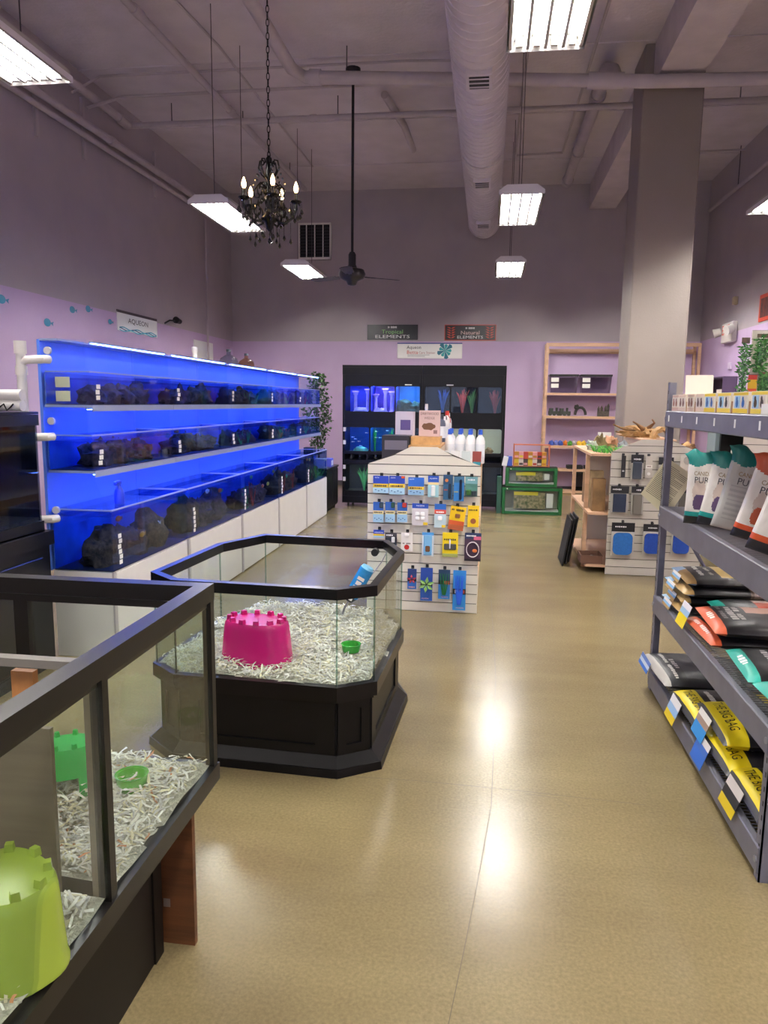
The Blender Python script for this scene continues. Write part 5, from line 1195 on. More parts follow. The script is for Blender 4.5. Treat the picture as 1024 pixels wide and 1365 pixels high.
PR = [  # crop box, name, label, bands, blister, texts, extra, tilt
 ((95, 298, 208, 420), 'filter_pack', 'blue, yellow and pale blue pack at the top end of the slatwall', [(0, .45, '2a46b0'), (.45, .68, YEL), (.68, 1, LB)], None, [('AQUEON', .25, .1, .08, 'ffffff', .3), ('AMMONIA', .5, .57, .12, '2a2a30', .8)], dots('4a6a9a'), 0),
 ((211, 299, 327, 430), 'filter_pack', 'blue, yellow and pale blue pack with red corner, second on the slatwall top row', [(0, .42, '2a46b0'), (.42, .64, YEL), (.64, 1, LB)], [(.78, .99, .01, .12, .004, 'd8582c')], [('AQUEON', .25, .1, .08, 'ffffff', .3), ('NITRATE', .5, .54, .12, '2a2a30', .8)], dots('4a6a9a'), 0),
 ((350, 310, 467, 434), 'filter_pack', 'wide medium blue pack with yellow stripe on the top hook row', [(0, .52, '2f6ac8'), (.52, .70, YEL), (.70, 1, '8fb8dc')], None, [('AQUEON', .22, .1, .08, 'ffffff', .3), ('CARBON', .5, .61, .10, '2a2a30', .8)], dots('3a5a8a'), 0),
 ((493, 298, 575, 450), 'thermometer_pack', 'blue headed pack with white bottle shape in pale blister', [(0, .30, BLU), (.30, .42, 'f0d9a0'), (.42, 1, 'a8d4e0')], [(.3, .7, .45, .95, .02, 'f2f4f4')], [('AQUEON', .5, .12, .09, 'ffffff', .7)], None, 0),
 ((604, 290, 677, 470), 'gravel_vacuum_pack', 'tall dark blue pack with orange fish and grey tool', [(0, .38, '24486a'), (.38, 1, '2f5f86')], [(.55, .85, .35, .95, .014, '1c2c3c')], [('NET', .3, .6, .08, 'e05a3a', .4)], disc(.35, .22, .18, 'e88a4a'), 0),
 ((680, 302, 760, 480), 'scraper_pack', 'tall bright blue pack with dark scraper blade', [(0, .25, '3a6a8a'), (.25, 1, '2f7ac0')], [(.55, .8, .12, .95, .016, '12233c')], [('SCRAPER', .25, .62, .06, 'f0d23a', .4)], None, 0),
 ((764, 305, 858, 447), 'ornament_pack', 'square teal landscape picture pack at the end of the top hook row', [(0, .35, '6fa0a8'), (.35, .7, '4a7a70'), (.7, 1, '3a5a5a')], [(.1, .5, .65, .92, .012, '3a6a34'), (.55, .9, .7, .95, .012, '25323a')], [('PLANT', .5, .15, .1, 'f0f0f0', .6)], None, 0),
 ((95, 488, 172, 632), 'filter_pack', 'narrow blue topped sachet first in the second row', [(0, .42, '2f62b8'), (.42, .6, 'e6d9a0'), (.6, 1, '9fc8e4')], [(.6, .98, .0, .28, .012, '3c4c58')], [('FILTER', .5, .51, .09, '2a2a30', .8)], dots('4a6a9a'), 0),
 ((183, 488, 255, 632), 'filter_pack', 'narrow blue topped sachet second in the second row', [(0, .42, '2f62b8'), (.42, .6, 'e6d9a0'), (.6, 1, '9fc8e4')], [(.6, .98, .0, .28, .012, '34584c')], [('FILTER', .5, .51, .09, '2a2a30', .8)], dots('4a6a9a'), 0),
 ((270, 492, 345, 632), 'filter_pack', 'narrow blue topped sachet with red button third in the second row', [(0, .42, '2f62b8'), (.42, .6, 'e6d9a0'), (.6, 1, '9fc8e4')], [(.5, .95, .0, .25, .012, 'a83a34')], [('FILTER', .5, .51, .09, '2a2a30', .8)], dots('4a6a9a'), 0),
 ((378, 500, 498, 655), 'feeder_block_pack', 'blue headed pack with four white feeder blocks', [(0, .22, '2a50b4'), (.22, 1, 'd8d2d6')], [(.2, .47, .38, .56, .014, 'ffffff'), (.53, .8, .38, .56, .014, 'ffffff'), (.2, .47, .58, .74, .014, 'ffffff'), (.53, .8, .58, .74, .014, 'ffffff'), (.7, .98, .85, .98, .004, 'e8c63a')], [('AQUEON', .5, .1, .09, 'ffffff', .5)], None, 0),
 ((540, 503, 628, 672), 'feeder_block_pack', 'blue and red headed pack with one white block', [(0, .24, '2f6ac0'), (.24, .42, 'd04a38'), (.42, 1, 'c2d8e0')], [(.3, .68, .5, .68, .018, 'ffffff'), (.65, .98, .88, .99, .004, 'e8c63a')], [('PENGUIN', .5, .34, .08, 'ffffff', .7)], None, 0),
 ((648, 522, 765, 690), 'feeder_pack', 'tilted yellow pack with red base, a slow feeder block', [(0, .60, 'f0c414'), (.60, .78, 'c8582a'), (.78, 1, 'b05a34')], [(.35, .68, .3, .48, .01, '8a5a34')], [('Dr Feeder', .5, .14, .12, '1a1a1a', .8)], None, .13),
 ((782, 515, 868, 668), 'feeder_pack', 'yellow pack with brown disc at the end of the second row', [(0, 1, 'f0c81e')], None, [('TETRA', .5, .2, .10, '4a3a10', .8)], disc(.5, .72, .25, '9a5a34'), 0),
 ((98, 692, 175, 745), 'filter_pack', 'small blue pack starting the third row above the pen rim', [(0, .5, '2a46b0'), (.5, .75, YEL), (.75, 1, LB)], None, [('AQUEON', .5, .3, .2, 'ffffff', .8)], None, 0),
 ((182, 712, 268, 825), 'air_pump_pack', 'dark pack with white bottle picture in the third row', [(0, .3, '4a4a50'), (.3, .75, '2c3440'), (.75, 1, '3a6ac0')], [(.55, .85, .25, .6, .01, 'e4e4e4')], [('pump', .4, .15, .12, 'ffffff', .6)], None, 0),
 ((298, 712, 384, 842), 'conditioner_pack', 'white conditioner bottle pack with red fish in the third row', [(0, 1, 'ece8e4')], [(.28, .72, .02, .2, .02, 'f4f2ee')], [('pH DOWN', .5, .58, .10, '4a2a2a', .7)], disc(.5, .78, .22, 'c02a2a'), 0),
 ((450, 710, 538, 880), 'hide_pack', 'light blue and white blister pack with small ceramic ornament', [(0, .12, '4f9ad8'), (.12, 1, 'dfe6ec')], [(.14, .86, .10, .95, .012, '7fb8e0'), (.3, .7, .55, .8, .02, '6a4a34')], [('AQUA', .6, .22, .09, '1a3a6a', .5)], None, 0),
 ((598, 712, 715, 885), 'feeder_pack', 'large yellow pack with dark dome and white hook', [(0, .86, 'ecd01c'), (.86, 1, '9aa05a')], [(.1, .9, .45, .70, .012, '4a4a48'), (.44, .53, .25, .66, .016, 'eeeeee')], [('FEEDER', .5, .28, .10, '1a1a1a', .8)], None, 0),
 ((758, 715, 884, 915), 'airline_pack', 'dark purple pack with coil of clear tubing and orange fish', [(0, .2, '27345c'), (.2, .92, '463044'), (.92, 1, '2a2228')], [(.55, .99, .12, .24, .004, 'd86a8a')], [('AIRLINE', .4, .1, .07, 'ffffff', .6)], None, 0),
 ((345, 975, 412, 1118), 'plant_pack', 'small blue pack with red leaved plastic plant', [(0, .5, '28407c'), (.5, .62, '1c1c22'), (.62, 1, '2f6ac0')], None, [('PLANT', .5, .9, .08, 'f0b0a0', .7)], leaves(5, 'b83a4a', .038), 0),
 ((438, 968, 530, 1203), 'plant_pack', 'blue pack with pale green star leaved plastic plant', [(0, .44, '26489c'), (.44, .54, '20242c'), (.54, 1, '2250a0')], None, [('AQUEON', .4, .93, .06, 'f0b0b0', .6)], leaves(6, '8fc06a', .062), 0),
 ((568, 982, 658, 1190), 'plant_pack', 'dark blue pack with narrow dark green plastic plant', [(0, .36, '1f3a5c'), (.36, .5, '18181c'), (.5, 1, '2f7ac0')], [(.5, .95, .38, .5, .004, 'c05a4a')], [('AQUEON', .55, .93, .06, 'f0b0b0', .6)], strands(5, '1f6a3a', .006), 0),
 ((672, 988, 774, 1272), 'plant_pack', 'long bright blue pack with blue strand plastic plant', [(0, .46, '2f86d0'), (.46, .6, '17171c'), (.6, 1, '2f8ad0')], [(.15, .4, .49, .57, .004, 'e8e4e0'), (.5, .9, .49, .57, .004, 'c8503c')], [('AQUEON', .55, .94, .045, 'f0b0b0', .6)], strands(7, '2a62d8', .01), 0),
]
for (bx_, nm, lb, bands, bl, tx, ex, tl) in PR:
    p0 = g7(bx_[0], bx_[3]); p1 = g7(bx_[2], bx_[1])
    card(nm, lb, p0.x, p0.z, p1.x, p1.z, CY_, bands, blister=bl, texts=tx, extra=ex, tilt=tl)
    hook(gond, (p0.x + p1.x) / 2, p1.z + .006, GY1, CY_ - .004)
# coil of tubing in the dark purple pack
p = g7(820, 830); MB().tube([(p.x + .045 * math.cos(a_ * .35), CY_ - .008 - .0006 * a_, p.z + .055 * math.sin(a_ * .35)) for a_ in range(40)], .0035, mat('cfc8c8', .3), 6).build('tubing_coil', bpy.data.objects['airline_pack'], smooth=60)
MB().blob((p.x + .015, CY_ - .012, p.z - .01), (.018, .006, .013), mat('e07a3a', .4), 0, 1, 0, 10, 6, False).build('fish_print', bpy.data.objects['airline_pack'], smooth=60)
# things on the gondola's top
def t6(x, y, Y): return on_y(x, y, Y)
t = thing('sign_box', 'pink card box sign lettered Driftwood Wedge on the gondola top', 'sign', (-.45, 5.72, 1.24))
YS = 5.62; a, c = t6(559, 547, YS), t6(586, 587.5, YS); zb = 1.3
MB().bx(a.x, c.x, YS, YS + .05, 1.3, a.z, mat('cfb2ae', .6)).build('box', t)
mx = (a.x + c.x) / 2; w = c.x - a.x; h = a.z - 1.3
MB().text('DRIFTWOOD', (mx, YS - .0005, a.z - h * .13), RX, UZ, h * .14, mat('6a4a48', .5), fit=w * .86).build('lettering', t)
MB().text('WEDGE', (mx, YS - .0005, a.z - h * .30), RX, UZ, h * .14, mat('6a4a48', .5), fit=w * .5).build('lettering', t)
b = MB(); n = 16; M = frame_M((mx - .005, YS - .002, 1.3 + h * .38), (1, 0, 0), (0, 0, 1))
b.M = M; b.add([(w * .33 * math.cos(2 * PI * k / n), h * .14 * math.sin(2 * PI * k / n) + .004 * math.sin(k * 2.3), 0) for k in range(n)], [tuple(range(n))], mat('6e4a34', .6)); b.build('driftwood_print', t)
b = MB(); b.bx(c.x - w * .3, c.x - w * .12, YS - .001, YS, 1.3 + h * .1, 1.3 + h * .24, mat('8a6a68', .6)); b.build('code_patch', t)
MB().bx(-.565, -.345, 5.52, 5.74, 1.241, 1.299, M_ply).build('wooden_block', label='plywood block under the pink driftwood sign', cat='block')
t = thing('carton', 'dark printed carton left of the pink sign on the gondola deck', 'box', (-.66, 5.6, 1.09))
MB().bx(-.78, -.575, 5.50, 5.70, 1.091, 1.305, mat('24222a', .4)).build('box_body', t); MB().bx(-.76, -.59, 5.499, 5.5, 1.2, 1.27, mat('6a6470', .5)).build('printed_panel', t)
for k in range(2):
    t = thing('carton', ('lower lilac-white carton stacked behind the dark carton', 'upper lilac-white carton stacked behind the dark carton')[k], 'box', (-.66, 5.9, 1.09 + .2 * k)); z0 = 1.091 + k * .195
    MB().bx(-.74 + .02 * k, -.58, 5.82, 5.98, z0, z0 + .193, mat('c8bfd0', .5)).build('box_body', t); MB().bx(-.68, -.60, 5.8185, 5.82, z0 + .05, z0 + .13, mat('5a4a86', .5)).build('printed_panel', t)
def bottle(label, x, y, z, r, h, body, cap, name='bottle', group=None, lab='dfe4ea'):
    t = thing(name, label, 'bottle', (x, y, z), group=group)
    MB().lathe([(r * .92, 0), (r, .006), (r, h * .66), (r * .8, h * .76), (r * .42, h * .82), (r * .42, h * .86)], (x, y, z), mat(body, .3), 14).build('bottle_body', t, smooth=40)
    MB().cyl((x, y, z + h * .85), (x, y, z + h), r * .48, mat(cap, .35), 12, r * .42).build('cap', t, smooth=40)
    MB().lathe([(r * 1.01, h * .15), (r * 1.015, h * .16), (r * 1.015, h * .56), (r * 1.01, h * .57)], (x, y, z), mat(lab, .5), 14).build('label_wrap', t, smooth=40)
    return t
for k, (px_, Y, h_, bd, cp, lb) in enumerate(((589, 5.95, .22, '50586a', '303640', 'slim grey additive bottle behind the pink sign'), (593, 6.15, .20, 'e8e8ea', 'f4f4f4', 'white additive bottle with white cap on the spine cap'), (597, 6.3, .20, 'ececec', '2a2a30', 'white bottle with dark cap on the spine cap'), (600, 6.5, .24, 'e4e0dc', 'c83a2c', 'white bottle with red cap on the spine cap'), (603, 6.65, .24, 'b8302c', 'c83a2c', 'red additive bottle on the spine cap'), (605, 6.8, .22, 'c4ccd8', 'e8e8e8', 'pale blue grey bottle on the spine cap'), (568, 6.6, .3, 'dfe6ee', 'e8e8e8', 'tall pale bottle peeking over the pink sign'))):
    p = t6(px_, 577, Y); bottle(lb, min(p.x, -.355), Y, 1.241, .03, h_, bd, cp)
for k in range(7):
    x = -.285 + .078 * (k % 4); Y = 5.75 + .22 * (k // 4) + .02 * (k % 2)
    bottle('white water treatment jug with blue cap on the right gondola deck', x, Y, 1.091, .036, .26, 'eef0f2', '2a5ac8', 'treatment_bottle', 'blue capped jugs')
for k in range(4):
    x = -.31 + .08 * k; p = MB(); p.bx(x - .032, x + .032, 5.47, 5.52, 1.091, 1.2, mat(('dfe2e0', 'e4e4e4', 'c9d4d4', '8a3a34')[k], .4)); p.bx(x - .028, x + .028, 5.4685, 5.47, 1.10, 1.125, mat('2f8a9a', .5)); p.build('test_kit', label=('white and teal test kit box nearest the gable end', 'second white and teal test kit box along the gable', 'pale green test kit box along the gable', 'dark red test kit box at the gable corner')[k], cat='box')
# ------------------------------------------------------------------ right gondola with filters and pads
HX0, HX1, HY = 1.118, 1.947, 6.9
g2 = thing('display_gondola', 'greyer slatwall gondola with filter pads before the grey column', 'display stand', (1.5, 7.4, 0))
slat_front(g2, HX0, HX1, HY, 1.13, [(1.19, 1.24, 1.76), (1.25, 1.375, 1.613)], M_slat2)
HYB = 8.3
MB().bx(1.46, 1.60, HY + .03, HYB, 0, 1.235, M_slat2).build('spine', g2)
MB().bx(1.38, 1.68, HY + .025, HYB, 1.236, 1.25, M_pine).build('spine_cap', g2)
for z in (.06, .55, 1.09):
    MB().bx(.94, 1.458, HY + .026, HYB, z, z + .022, M_pine).build('deck', g2)
    MB().bx(1.602, HX1 - .002, HY + .026, HYB, z, z + .022, M_pine).build('deck', g2)
for y in (HY + .3, HYB - .05): MB().bx(.938, .975, y, y + .04, 0, 1.09, M_pine).build('post', g2)
MB().bx(HX0, HX1, HYB + .001, HYB + .02, 0, 1.10, M_slat2).build('rear_panel', g2)
C2 = HY - .045
def g8(x, y): return on_y(780 + x / 6.4, 570 + y / 6.4, C2)
def pad(col):
    def f(M, w, h, o):
        q = MB(M); q.prism(rrect(-w * .42, w * .42, -h * .46, h * .20, w * .22, 5), .004, .02, mat(col, .8, var=.1, scale=60, bump=.6)); q.build('foam_pad', o)
    return f
def cart(col):
    def f(M, w, h, o):
        q = MB(M); q.bx(-w * .36, w * .36, -h * .46, h * .22, .004, .022, mat(col, .6, bump=.3), .004); q.build('filter_cartridge', o)
    return f
P2 = [
 ((305, 240, 352, 425), 'tool_pack', 'slim black tool pack with white lettering on the greyer gondola', [(0, 1, '1c1c1e')], [('NET', .5, .7, .10, 'e8e8e8', .5)], None),
 ((385, 232, 505, 445), 'carbon_pad_pack', 'black headed pack with slate grey carbon pad', [(0, .33, '17171a'), (.33, 1, 'b9b4aa')], [('FLUVAL', .5, .18, .09, 'e8e8e8', .6)], cart('39414e')),
 ((512, 245, 580, 430), 'clear_parts_pack', 'clear pack of small white plastic fittings', [(0, .4, 'c9c2b6'), (.4, .55, 'e4e0d8'), (.55, 1, 'c2bbb0')], [('parts', .5, .47, .07, '6a3a34', .6)], disc(.5, .8, .24, 'e8e6e0', .014)),
 ((620, 255, 760, 440), 'carbon_pad_pack', 'black headed pack partly hidden by the hanging paper sheet', [(0, .34, '17171a'), (.34, 1, 'b9b4aa')], [], None),
 ((808, 240, 950, 375), 'clear_parts_pack', 'clear tubing pack at the end of the greyer gondola top row', [(0, 1, 'cfc9be')], [], disc(.5, .3, .3, 'b0aaa0', .014)),
 ((210, 502, 378, 725), 'filter_pad_pack', 'black headed pack with dark navy filter pad', [(0, .27, '16161a'), (.27, 1, 'aaa69e')], [('FLUVAL', .35, .12, .07, 'e8e8e8', .5)], cart('1d2a44')),
 ((385, 505, 505, 745), 'filter_pack', 'black headed clear pack with grey mesh filter insert', [(0, .22, '16161a'), (.22, 1, 'a8a49c')], [('BIO', .6, .12, .07, 'e8e8e8', .4)], cart('6a665e')),
 ((215, 815, 428, 1090), 'foam_pad_pack', 'large bright blue rounded foam pad pack nearest the pine posts', [(0, .27, '141418'), (.27, 1, 'c2beb4')], [('FLUVAL', .4, .12, .06, 'e8e8e8', .5)], pad('2468b4')),
 ((485, 828, 660, 1080), 'foam_pad_pack', 'darker blue rounded foam pad pack behind the rack post', [(0, .24, '141418'), (.24, 1, 'c2beb4')], [('FLUVAL', .5, .12, .06, 'e8e8e8', .5)], pad('1f4aa8')),
 ((728, 828, 910, 1080), 'foam_pad_pack', 'blue foam pad pack with grey label right of the rack post', [(0, .24, '141418'), (.24, 1, 'c2beb4')], [('FLUVAL', .5, .12, .06, 'e8e8e8', .5)], pad('1f4aa8')),
 ((770, 505, 930, 700), 'sponge_pack', 'grey sponge pack below the hanging sheet', [(0, .3, '16161a'), (.3, 1, '8a867e')], [], cart('54504a')),
]
for (bx_, nm, lb, bands, tx, ex) in P2:
    p0 = g8(bx_[0], bx_[3]); p1 = g8(bx_[2], bx_[1])
    card(nm, lb, p0.x, p0.z, p1.x, p1.z, C2, bands, texts=tx, extra=ex)
    hook(g2, (p0.x + p1.x) / 2, p1.z + .006, HY, C2 - .004)
# driftwood, hide, plants on the right gondola
def twig(b, pts, r, m): b.tube(pts, r, m, 8, taper=lambda u: 1.15 - .95 * u + .25 * math.sin(u * 9))
M_drift = mat('b08a5a', .8, var=.3, scale=18, bump=.8, bscale=50); M_drift2 = mat('7a5a3c', .85, var=.3, scale=18, bump=.8)
t = thing('driftwood', 'gnarled tan driftwood branch lying on the right gondola top', 'driftwood', (1.4, 7.2, 1.25))
b = MB(); b.blob((1.44, 7.15, 1.31), (.15, .08, .065), M_drift, .55, 3, 4, 18, 12); zm = min(v[2] for v in b.v)
for v in b.v: v[2] += 1.251 - zm
b.build('trunk', t, smooth=60)
for pts in ([(1.38, 7.12, 1.31), (1.3, 7.1, 1.33), (1.24, 7.08, 1.34), (1.17, 7.06, 1.37)], [(1.45, 7.1, 1.33), (1.38, 7.05, 1.38), (1.34, 7.02, 1.40)], [(1.5, 7.15, 1.33), (1.55, 7.1, 1.39), (1.52, 7.06, 1.42)], [(1.4, 7.2, 1.3), (1.3, 7.25, 1.28), (1.22, 7.2, 1.30)]): q = MB(); twig(q, pts, .022, M_drift2); q.build('branch', t, smooth=60)
t.location.y += .16
b = MB(); n = 12; vs = []; fs = []                                # half-log hide
for yy in (6.98, 7.16):
    for rr in (.085, .062): vs += [(1.575 + rr * math.cos(PI * k / n), yy, 1.2512 + rr * 1.25 * math.sin(PI * k / n) * (1 + .06 * math.sin(k * 2.2))) for k in range(n + 1)]
m_ = n + 1
for k in range(n): fs += [(k, k + 1, m_ + k + 1, m_ + k), (2 * m_ + k + 1, 2 * m_ + k, 3 * m_ + k, 3 * m_ + k + 1), (k + 1, k, 2 * m_ + k, 2 * m_ + k + 1), (m_ + k, m_ + k + 1, 3 * m_ + k + 1, 3 * m_ + k)]
fs += [(0, m_, 3 * m_, 2 * m_), (n, 2 * m_ + n, 3 * m_ + n, m_ + n)]
b.add(vs, fs, M_drift); b.build('log_hide', label='tan half log hide with arched opening beside the driftwood', cat='pet hide', smooth=50)
b = MB(); twig(b, [(1.74, 7.0, 1.14), (1.80, 7.03, 1.20), (1.86, 7.08, 1.17), (1.9, 7.1, 1.14)], .035, M_drift); b.blob((1.80, 7.04, 1.165), (.08, .05, .045), M_drift2, .5, 3, 7); zm = min(v[2] for v in b.v)
for v in b.v: v[2] += 1.113 - zm
b.build('driftwood', label='knobbly tan driftwood piece right of the rack post', cat='driftwood', smooth=60)
b = MB()
for k in range(70):
    p = Vector((R.uniform(1.0, 1.28), R.uniform(6.98, 7.35), 1.1125)); a = R.uniform(0, 6.28); l = R.uniform(.05, .10)
    b.tube([p, p + Vector((math.cos(a) * l * .4, math.sin(a) * l * .4, l * .6)), p + Vector((math.cos(a) * l, math.sin(a) * l, l * .7))], .005, mat('4faa3a', .5) if k % 3 else mat('2f7a34', .5), 4, taper=lambda u: 1.2 - u)
b.build('plastic_plant', label='bright green spiky plastic plant mat on the pine deck', cat='plant', smooth=60)
for k, (x, y, s, m_, lb) in enumerate(((1.02, 7.45, .05, mat('a8b0a0', .7, var=.3), 'pale skull like ornament on the pine deck end'), (1.10, 7.5, .07, mat('7a6a44', .8, var=.4), 'brown root ornament behind the green plant mat'), (1.22, 7.55, .07, mat('b88a6a', .8, var=.4), 'peach coral ornament behind the green plant mat'), (1.32, 7.45, .05, mat('9aa0a4', .7, var=.4), 'grey rock ornament by the driftwood'))):
    b = MB(); b.blob((x, y, 1.15), (s, s * .8, s * 1.2), m_, .45, 3, k + 70); zm = min(v[2] for v in b.v)
    for v in b.v: v[2] += 1.113 - zm
    b.build('ornament', label=lb, cat='ornament', smooth=60)
# lower left of the right gondola: leaning trays and basket
for k in range(3):
    M = frame_M((.76 + .04 * k, 7.38 + .1 * k, .0), (0, 1, 0), (.16, 0, 1)); b = MB(M); b.bx(-.2, .2, .002, .46, -.008, .008, M_blacks, .003)
    b.build('tank_lid_panel', label='black hinged lid panel leaning on the pine posts', cat='panel', group='leaning black panels')
t = thing('basket', 'shallow dark basket of stones on the lowest pine deck', 'basket', (1.02, 7.05, .083))
MB().ring([(.9, 6.95), (1.1, 6.95), (1.1, 7.2), (.9, 7.2)], [(.91, 6.96), (1.09, 6.96), (1.09, 7.19), (.91, 7.19)], .084, .16, mat('6a4a3a', .7)).build('side', t)
MB().bx(.91, 1.09, 6.96, 7.19, .084, .09, mat('5a3f30', .7)).build('base', t)
for k in range(4):
    b = MB(); b.blob((.95 + .035 * k, 7.0 + .05 * (k % 3), .13), (.035, .035, .03), mat(('8a7a6a', 'c8c0b4', '6a5a50', 'a06a4a')[k], .8, var=.3), .3, 3, k); zm = min(v[2] for v in b.v)
    for v in b.v: v[2] += .091 - zm
    b.build('stone', label=('grey-brown', 'whitish', 'dark', 'rusty')[k] + ' stone lying in the shallow basket', cat='stone', smooth=60)
for k in range(5):
    b = MB(); x = 1.0 + .0; b.bx(.985, 1.10, 7.0 + k * .16, 7.12 + k * .16, .573, .573 + (.3, .36, .28, .33, .3)[k], mat(('8a6a44', 'b8a078', '6a5038', 'c8b89a', '907050')[k], .7, var=.3))
    b.build('carton', label=('brown', 'tan', 'dark brown', 'cream', 'mid brown')[k] + ' carton on the middle pine deck of the right gondola', cat='box')
# ------------------------------------------------------------------ grey steel rack with dog food, right side
M_rkg = mat('73737f', .4, .25, var=.10, scale=10); M_wireg = mat('8f8f96', .35, .5)
QX0, QX1, QY0, QY1 = .93, 1.52, 2.38, 4.09
rack = thing('steel_rack', 'grey boltless steel rack with wire decks holding dog food', 'rack', (1.22, 3.2, 0))
def post(x, y, sx, sy):
    b = MB()
    b.bx(min(x, x + sx * .042), max(x, x + sx * .042), min(y, y + sy * .005), max(y, y + sy * .005), 0, 1.67, M_rkg)
    b.bx(min(x, x + sx * .005), max(x, x + sx * .005), min(y, y + sy * .042), max(y, y + sy * .042), 0, 1.67, M_rkg)
    o = b.build('post', rack)
    s = MB()
    for k in range(32):
        z = .06 + k * .05; ya = y + sy * .018; xa = x - sx * .0006
        s.bx(min(xa, xa + sx * .0004), max(xa, xa + sx * .0004), ya - .004, ya + .004, z, z + .018, M_dark)
    s.build('keyhole_row', o)
for x, sx in ((QX0, 1), (QX1, -1)):
    for y, sy in ((QY0, 1), (QY1, -1)): post(x, y, sx, sy)
LV = [(1.523, .082), (1.022, .105), (.532, .095), (.118, .095)]
for li, (z, h) in enumerate(LV):
    for x in (QX0 - .006, QX1 - .024):
        bb = MB(); bb.bx(x, x + .030, QY0 + .006, QY1 - .006, z - h, z, M_rkg, .004); bm = bb.build('beam', rack)
        for y in (QY0 + .022, QY1 - .022):
            if x < 1: MB().cyl((x - .004, y, z - h * .5), (x + .001, y, z - h * .5), .011, M_wireg, 12).build('rivet', bm, smooth=40)
    for y in (QY0 + .006, QY1 - .03): MB().bx(QX0 + .024, QX1 - .024, y, y + .024, z - h, z - .004, M_rkg).build('end_beam', rack)
    w = MB()
    if li == 0: w.bx(QX0 + .02, QX1 - .02, QY0 + .03, QY1 - .03, z - .012, z - .001, mat('b8a890', .6)); w.build('deck_board', rack)
    else:
        y = QY0 + .03
        while y < QY1 - .03: w.bx(QX0 + .018, QX1 - .018, y - .002, y + .002, z - .006, z - .002, M_wireg); y += .022
        for x in (.98, 1.13, 1.30, 1.46): w.bx(x - .003, x + .003, QY0 + .03, QY1 - .03, z - .011, z - .006, M_wireg)
        w.build('wire_deck', rack, kind='stuff')
a, c = on_y(914, 712, QY1 + .004), on_y(940, 752, QY1 + .004)
MB().cyl((a.x, QY1 + .002, a.z), (c.x + .06, QY1 + .002, c.z - .12), .010, M_rkg, 6).build('diagonal_brace', rack)
for k in range(6):
    y = 4.0 - k * .26; MB().bx(QX0 - .0075, QX0 - .0062, y - .008, y + .008, 1.47, 1.502, M_lab).build('price_tag', rack)
# treat boxes on the top deck
TB = [('c8a89a', '8a4a3a', 'pink and brown'), ('d8c0b0', '6a3a34', 'cream and brown'), ('cfb4a4', '7a4a3c', 'rosy'), ('e0c8b4', '5a3a30', 'beige'), ('e8c83a', '2a5a9a', 'yellow with blue sky'), ('ecd04a', '1c1c20', 'yellow with black dog'), ('e6c636', '2f6ab0', 'yellow with dog and sky'), ('ead04a', '4a3a30', 'yellow with brown dog'), ('d8c8bc', '6a4a44', 'pale')]
y = 4.03
for k, (c1, c2, nm) in enumerate(TB):
    w = (.13, .13, .12, .13, .16, .17, .17, .16, .14)[k]; y1 = y - w
    t = thing('treat_box', nm + ' printed dog treat carton on the rack top deck', 'box', (QX0 + .08, (y + y1) / 2, 1.523), group='treat cartons on the top deck')
    MB().bx(QX0 + .012, QX0 + .16, y1, y, 1.524, 1.605, mat('e4d9c8' if k < 4 else 'e8e2d0', .5)).build('carton', t)
    f = MB(); xf = QX0 + .0112
    f.bx(xf, xf + .0008, y1 + .003, y - .003, 1.526, 1.542, mat(c1, .5)); f.bx(xf, xf + .0008, y1 + .003, y - .003, 1.592, 1.603, mat(c1, .5)); f.build('colour_band', t)
    for q in range(2):
        yc = y1 + w * (.3 + .4 * q); d = MB(); 
        d.bx(xf - .0004, xf + .0008, yc - .03, yc + .03, 1.545, 1.59, mat('9fc4e0' if (k > 3 and q) else 'd8cfc4', .5)); d.build('photo_print', t)
        d = MB(); n = 10; d.add([(xf - .0008, yc + .016 * math.cos(2 * PI * s / n) , 1.562 + .016 * math.sin(2 * PI * s / n)) for s in range(n)][::-1], [tuple(range(n))], mat(c2, .5))
        d.add([(xf - .0008, yc + .004 + .010 * math.cos(2 * PI * s / n), 1.579 + .009 * math.sin(2 * PI * s / n)) for s in range(n)][::-1], [tuple(range(n))], mat(c2, .5)); d.build('dog_print', t)
    y = y1 - .004
    if k in (1, 2, 4, 5, 6):
        MB().bx(QX0 + .014, QX0 + .15, y - .022, y, 1.524, 1.57, mat('a5794a', .6)).build('cardboard_divider', label='brown corrugated divider standing between treat cartons', cat='divider', group='dividers between treat cartons'); y -= .026
MB(frame_M((1.05, 3.96, 1.606 + .05), (1, -.15, 0), (.05, .25, 1))).bx(-.065, .065, -.05, .05, -.002, .002, mat('d2c6b8', .6)).build('notice_card', label='plain cream card standing on the treat cartons at the rack end', cat='card')
MB().bx(QX0 + .0, QX0 + .01, 2.62, 2.72, 1.524, 1.56, M_lab).build('shelf_card', label='small white shelf card at the near end of the treat cartons', cat='card')
# taped paper sheets hanging at the far end of the rack
def sheet(label, pts, Y, col, lines):
    P = [on_y(x, y, Y) for x, y in pts]                      # top, left, bottom, right corners of the tilted sheet
    t = thing('paper_sheet', label, 'paper', (P[1].x, Y, P[2].z)); b = MB()
    b.add([tuple(p) for p in P] + [(p.x, p.y + .001, p.z) for p in P], [(0, 1, 2, 3), (7, 6, 5, 4), (0, 4, 5, 1), (1, 5, 6, 2), (2, 6, 7, 3), (3, 7, 4, 0)], mat(col, .7)); b.build('sheet', t)
    o = P[0]; e1 = (P[3] - P[0]); e2 = (P[1] - P[0])
    for k in range(lines):
        f = .10 + .8 * k / lines; l = .86 if (k * 7) % 5 else .55
        s = o + e2 * f; h_ = e2 * .012; q = MB(); u = Vector((0, -.0006, 0))
        q.add([s + e1 * .06 + u, s + e1 * .06 + h_ + u, s + e1 * l + h_ + u, s + e1 * l + u], [(0, 1, 2, 3)], mat('6a665a', .7)); q.build('text_line', t)
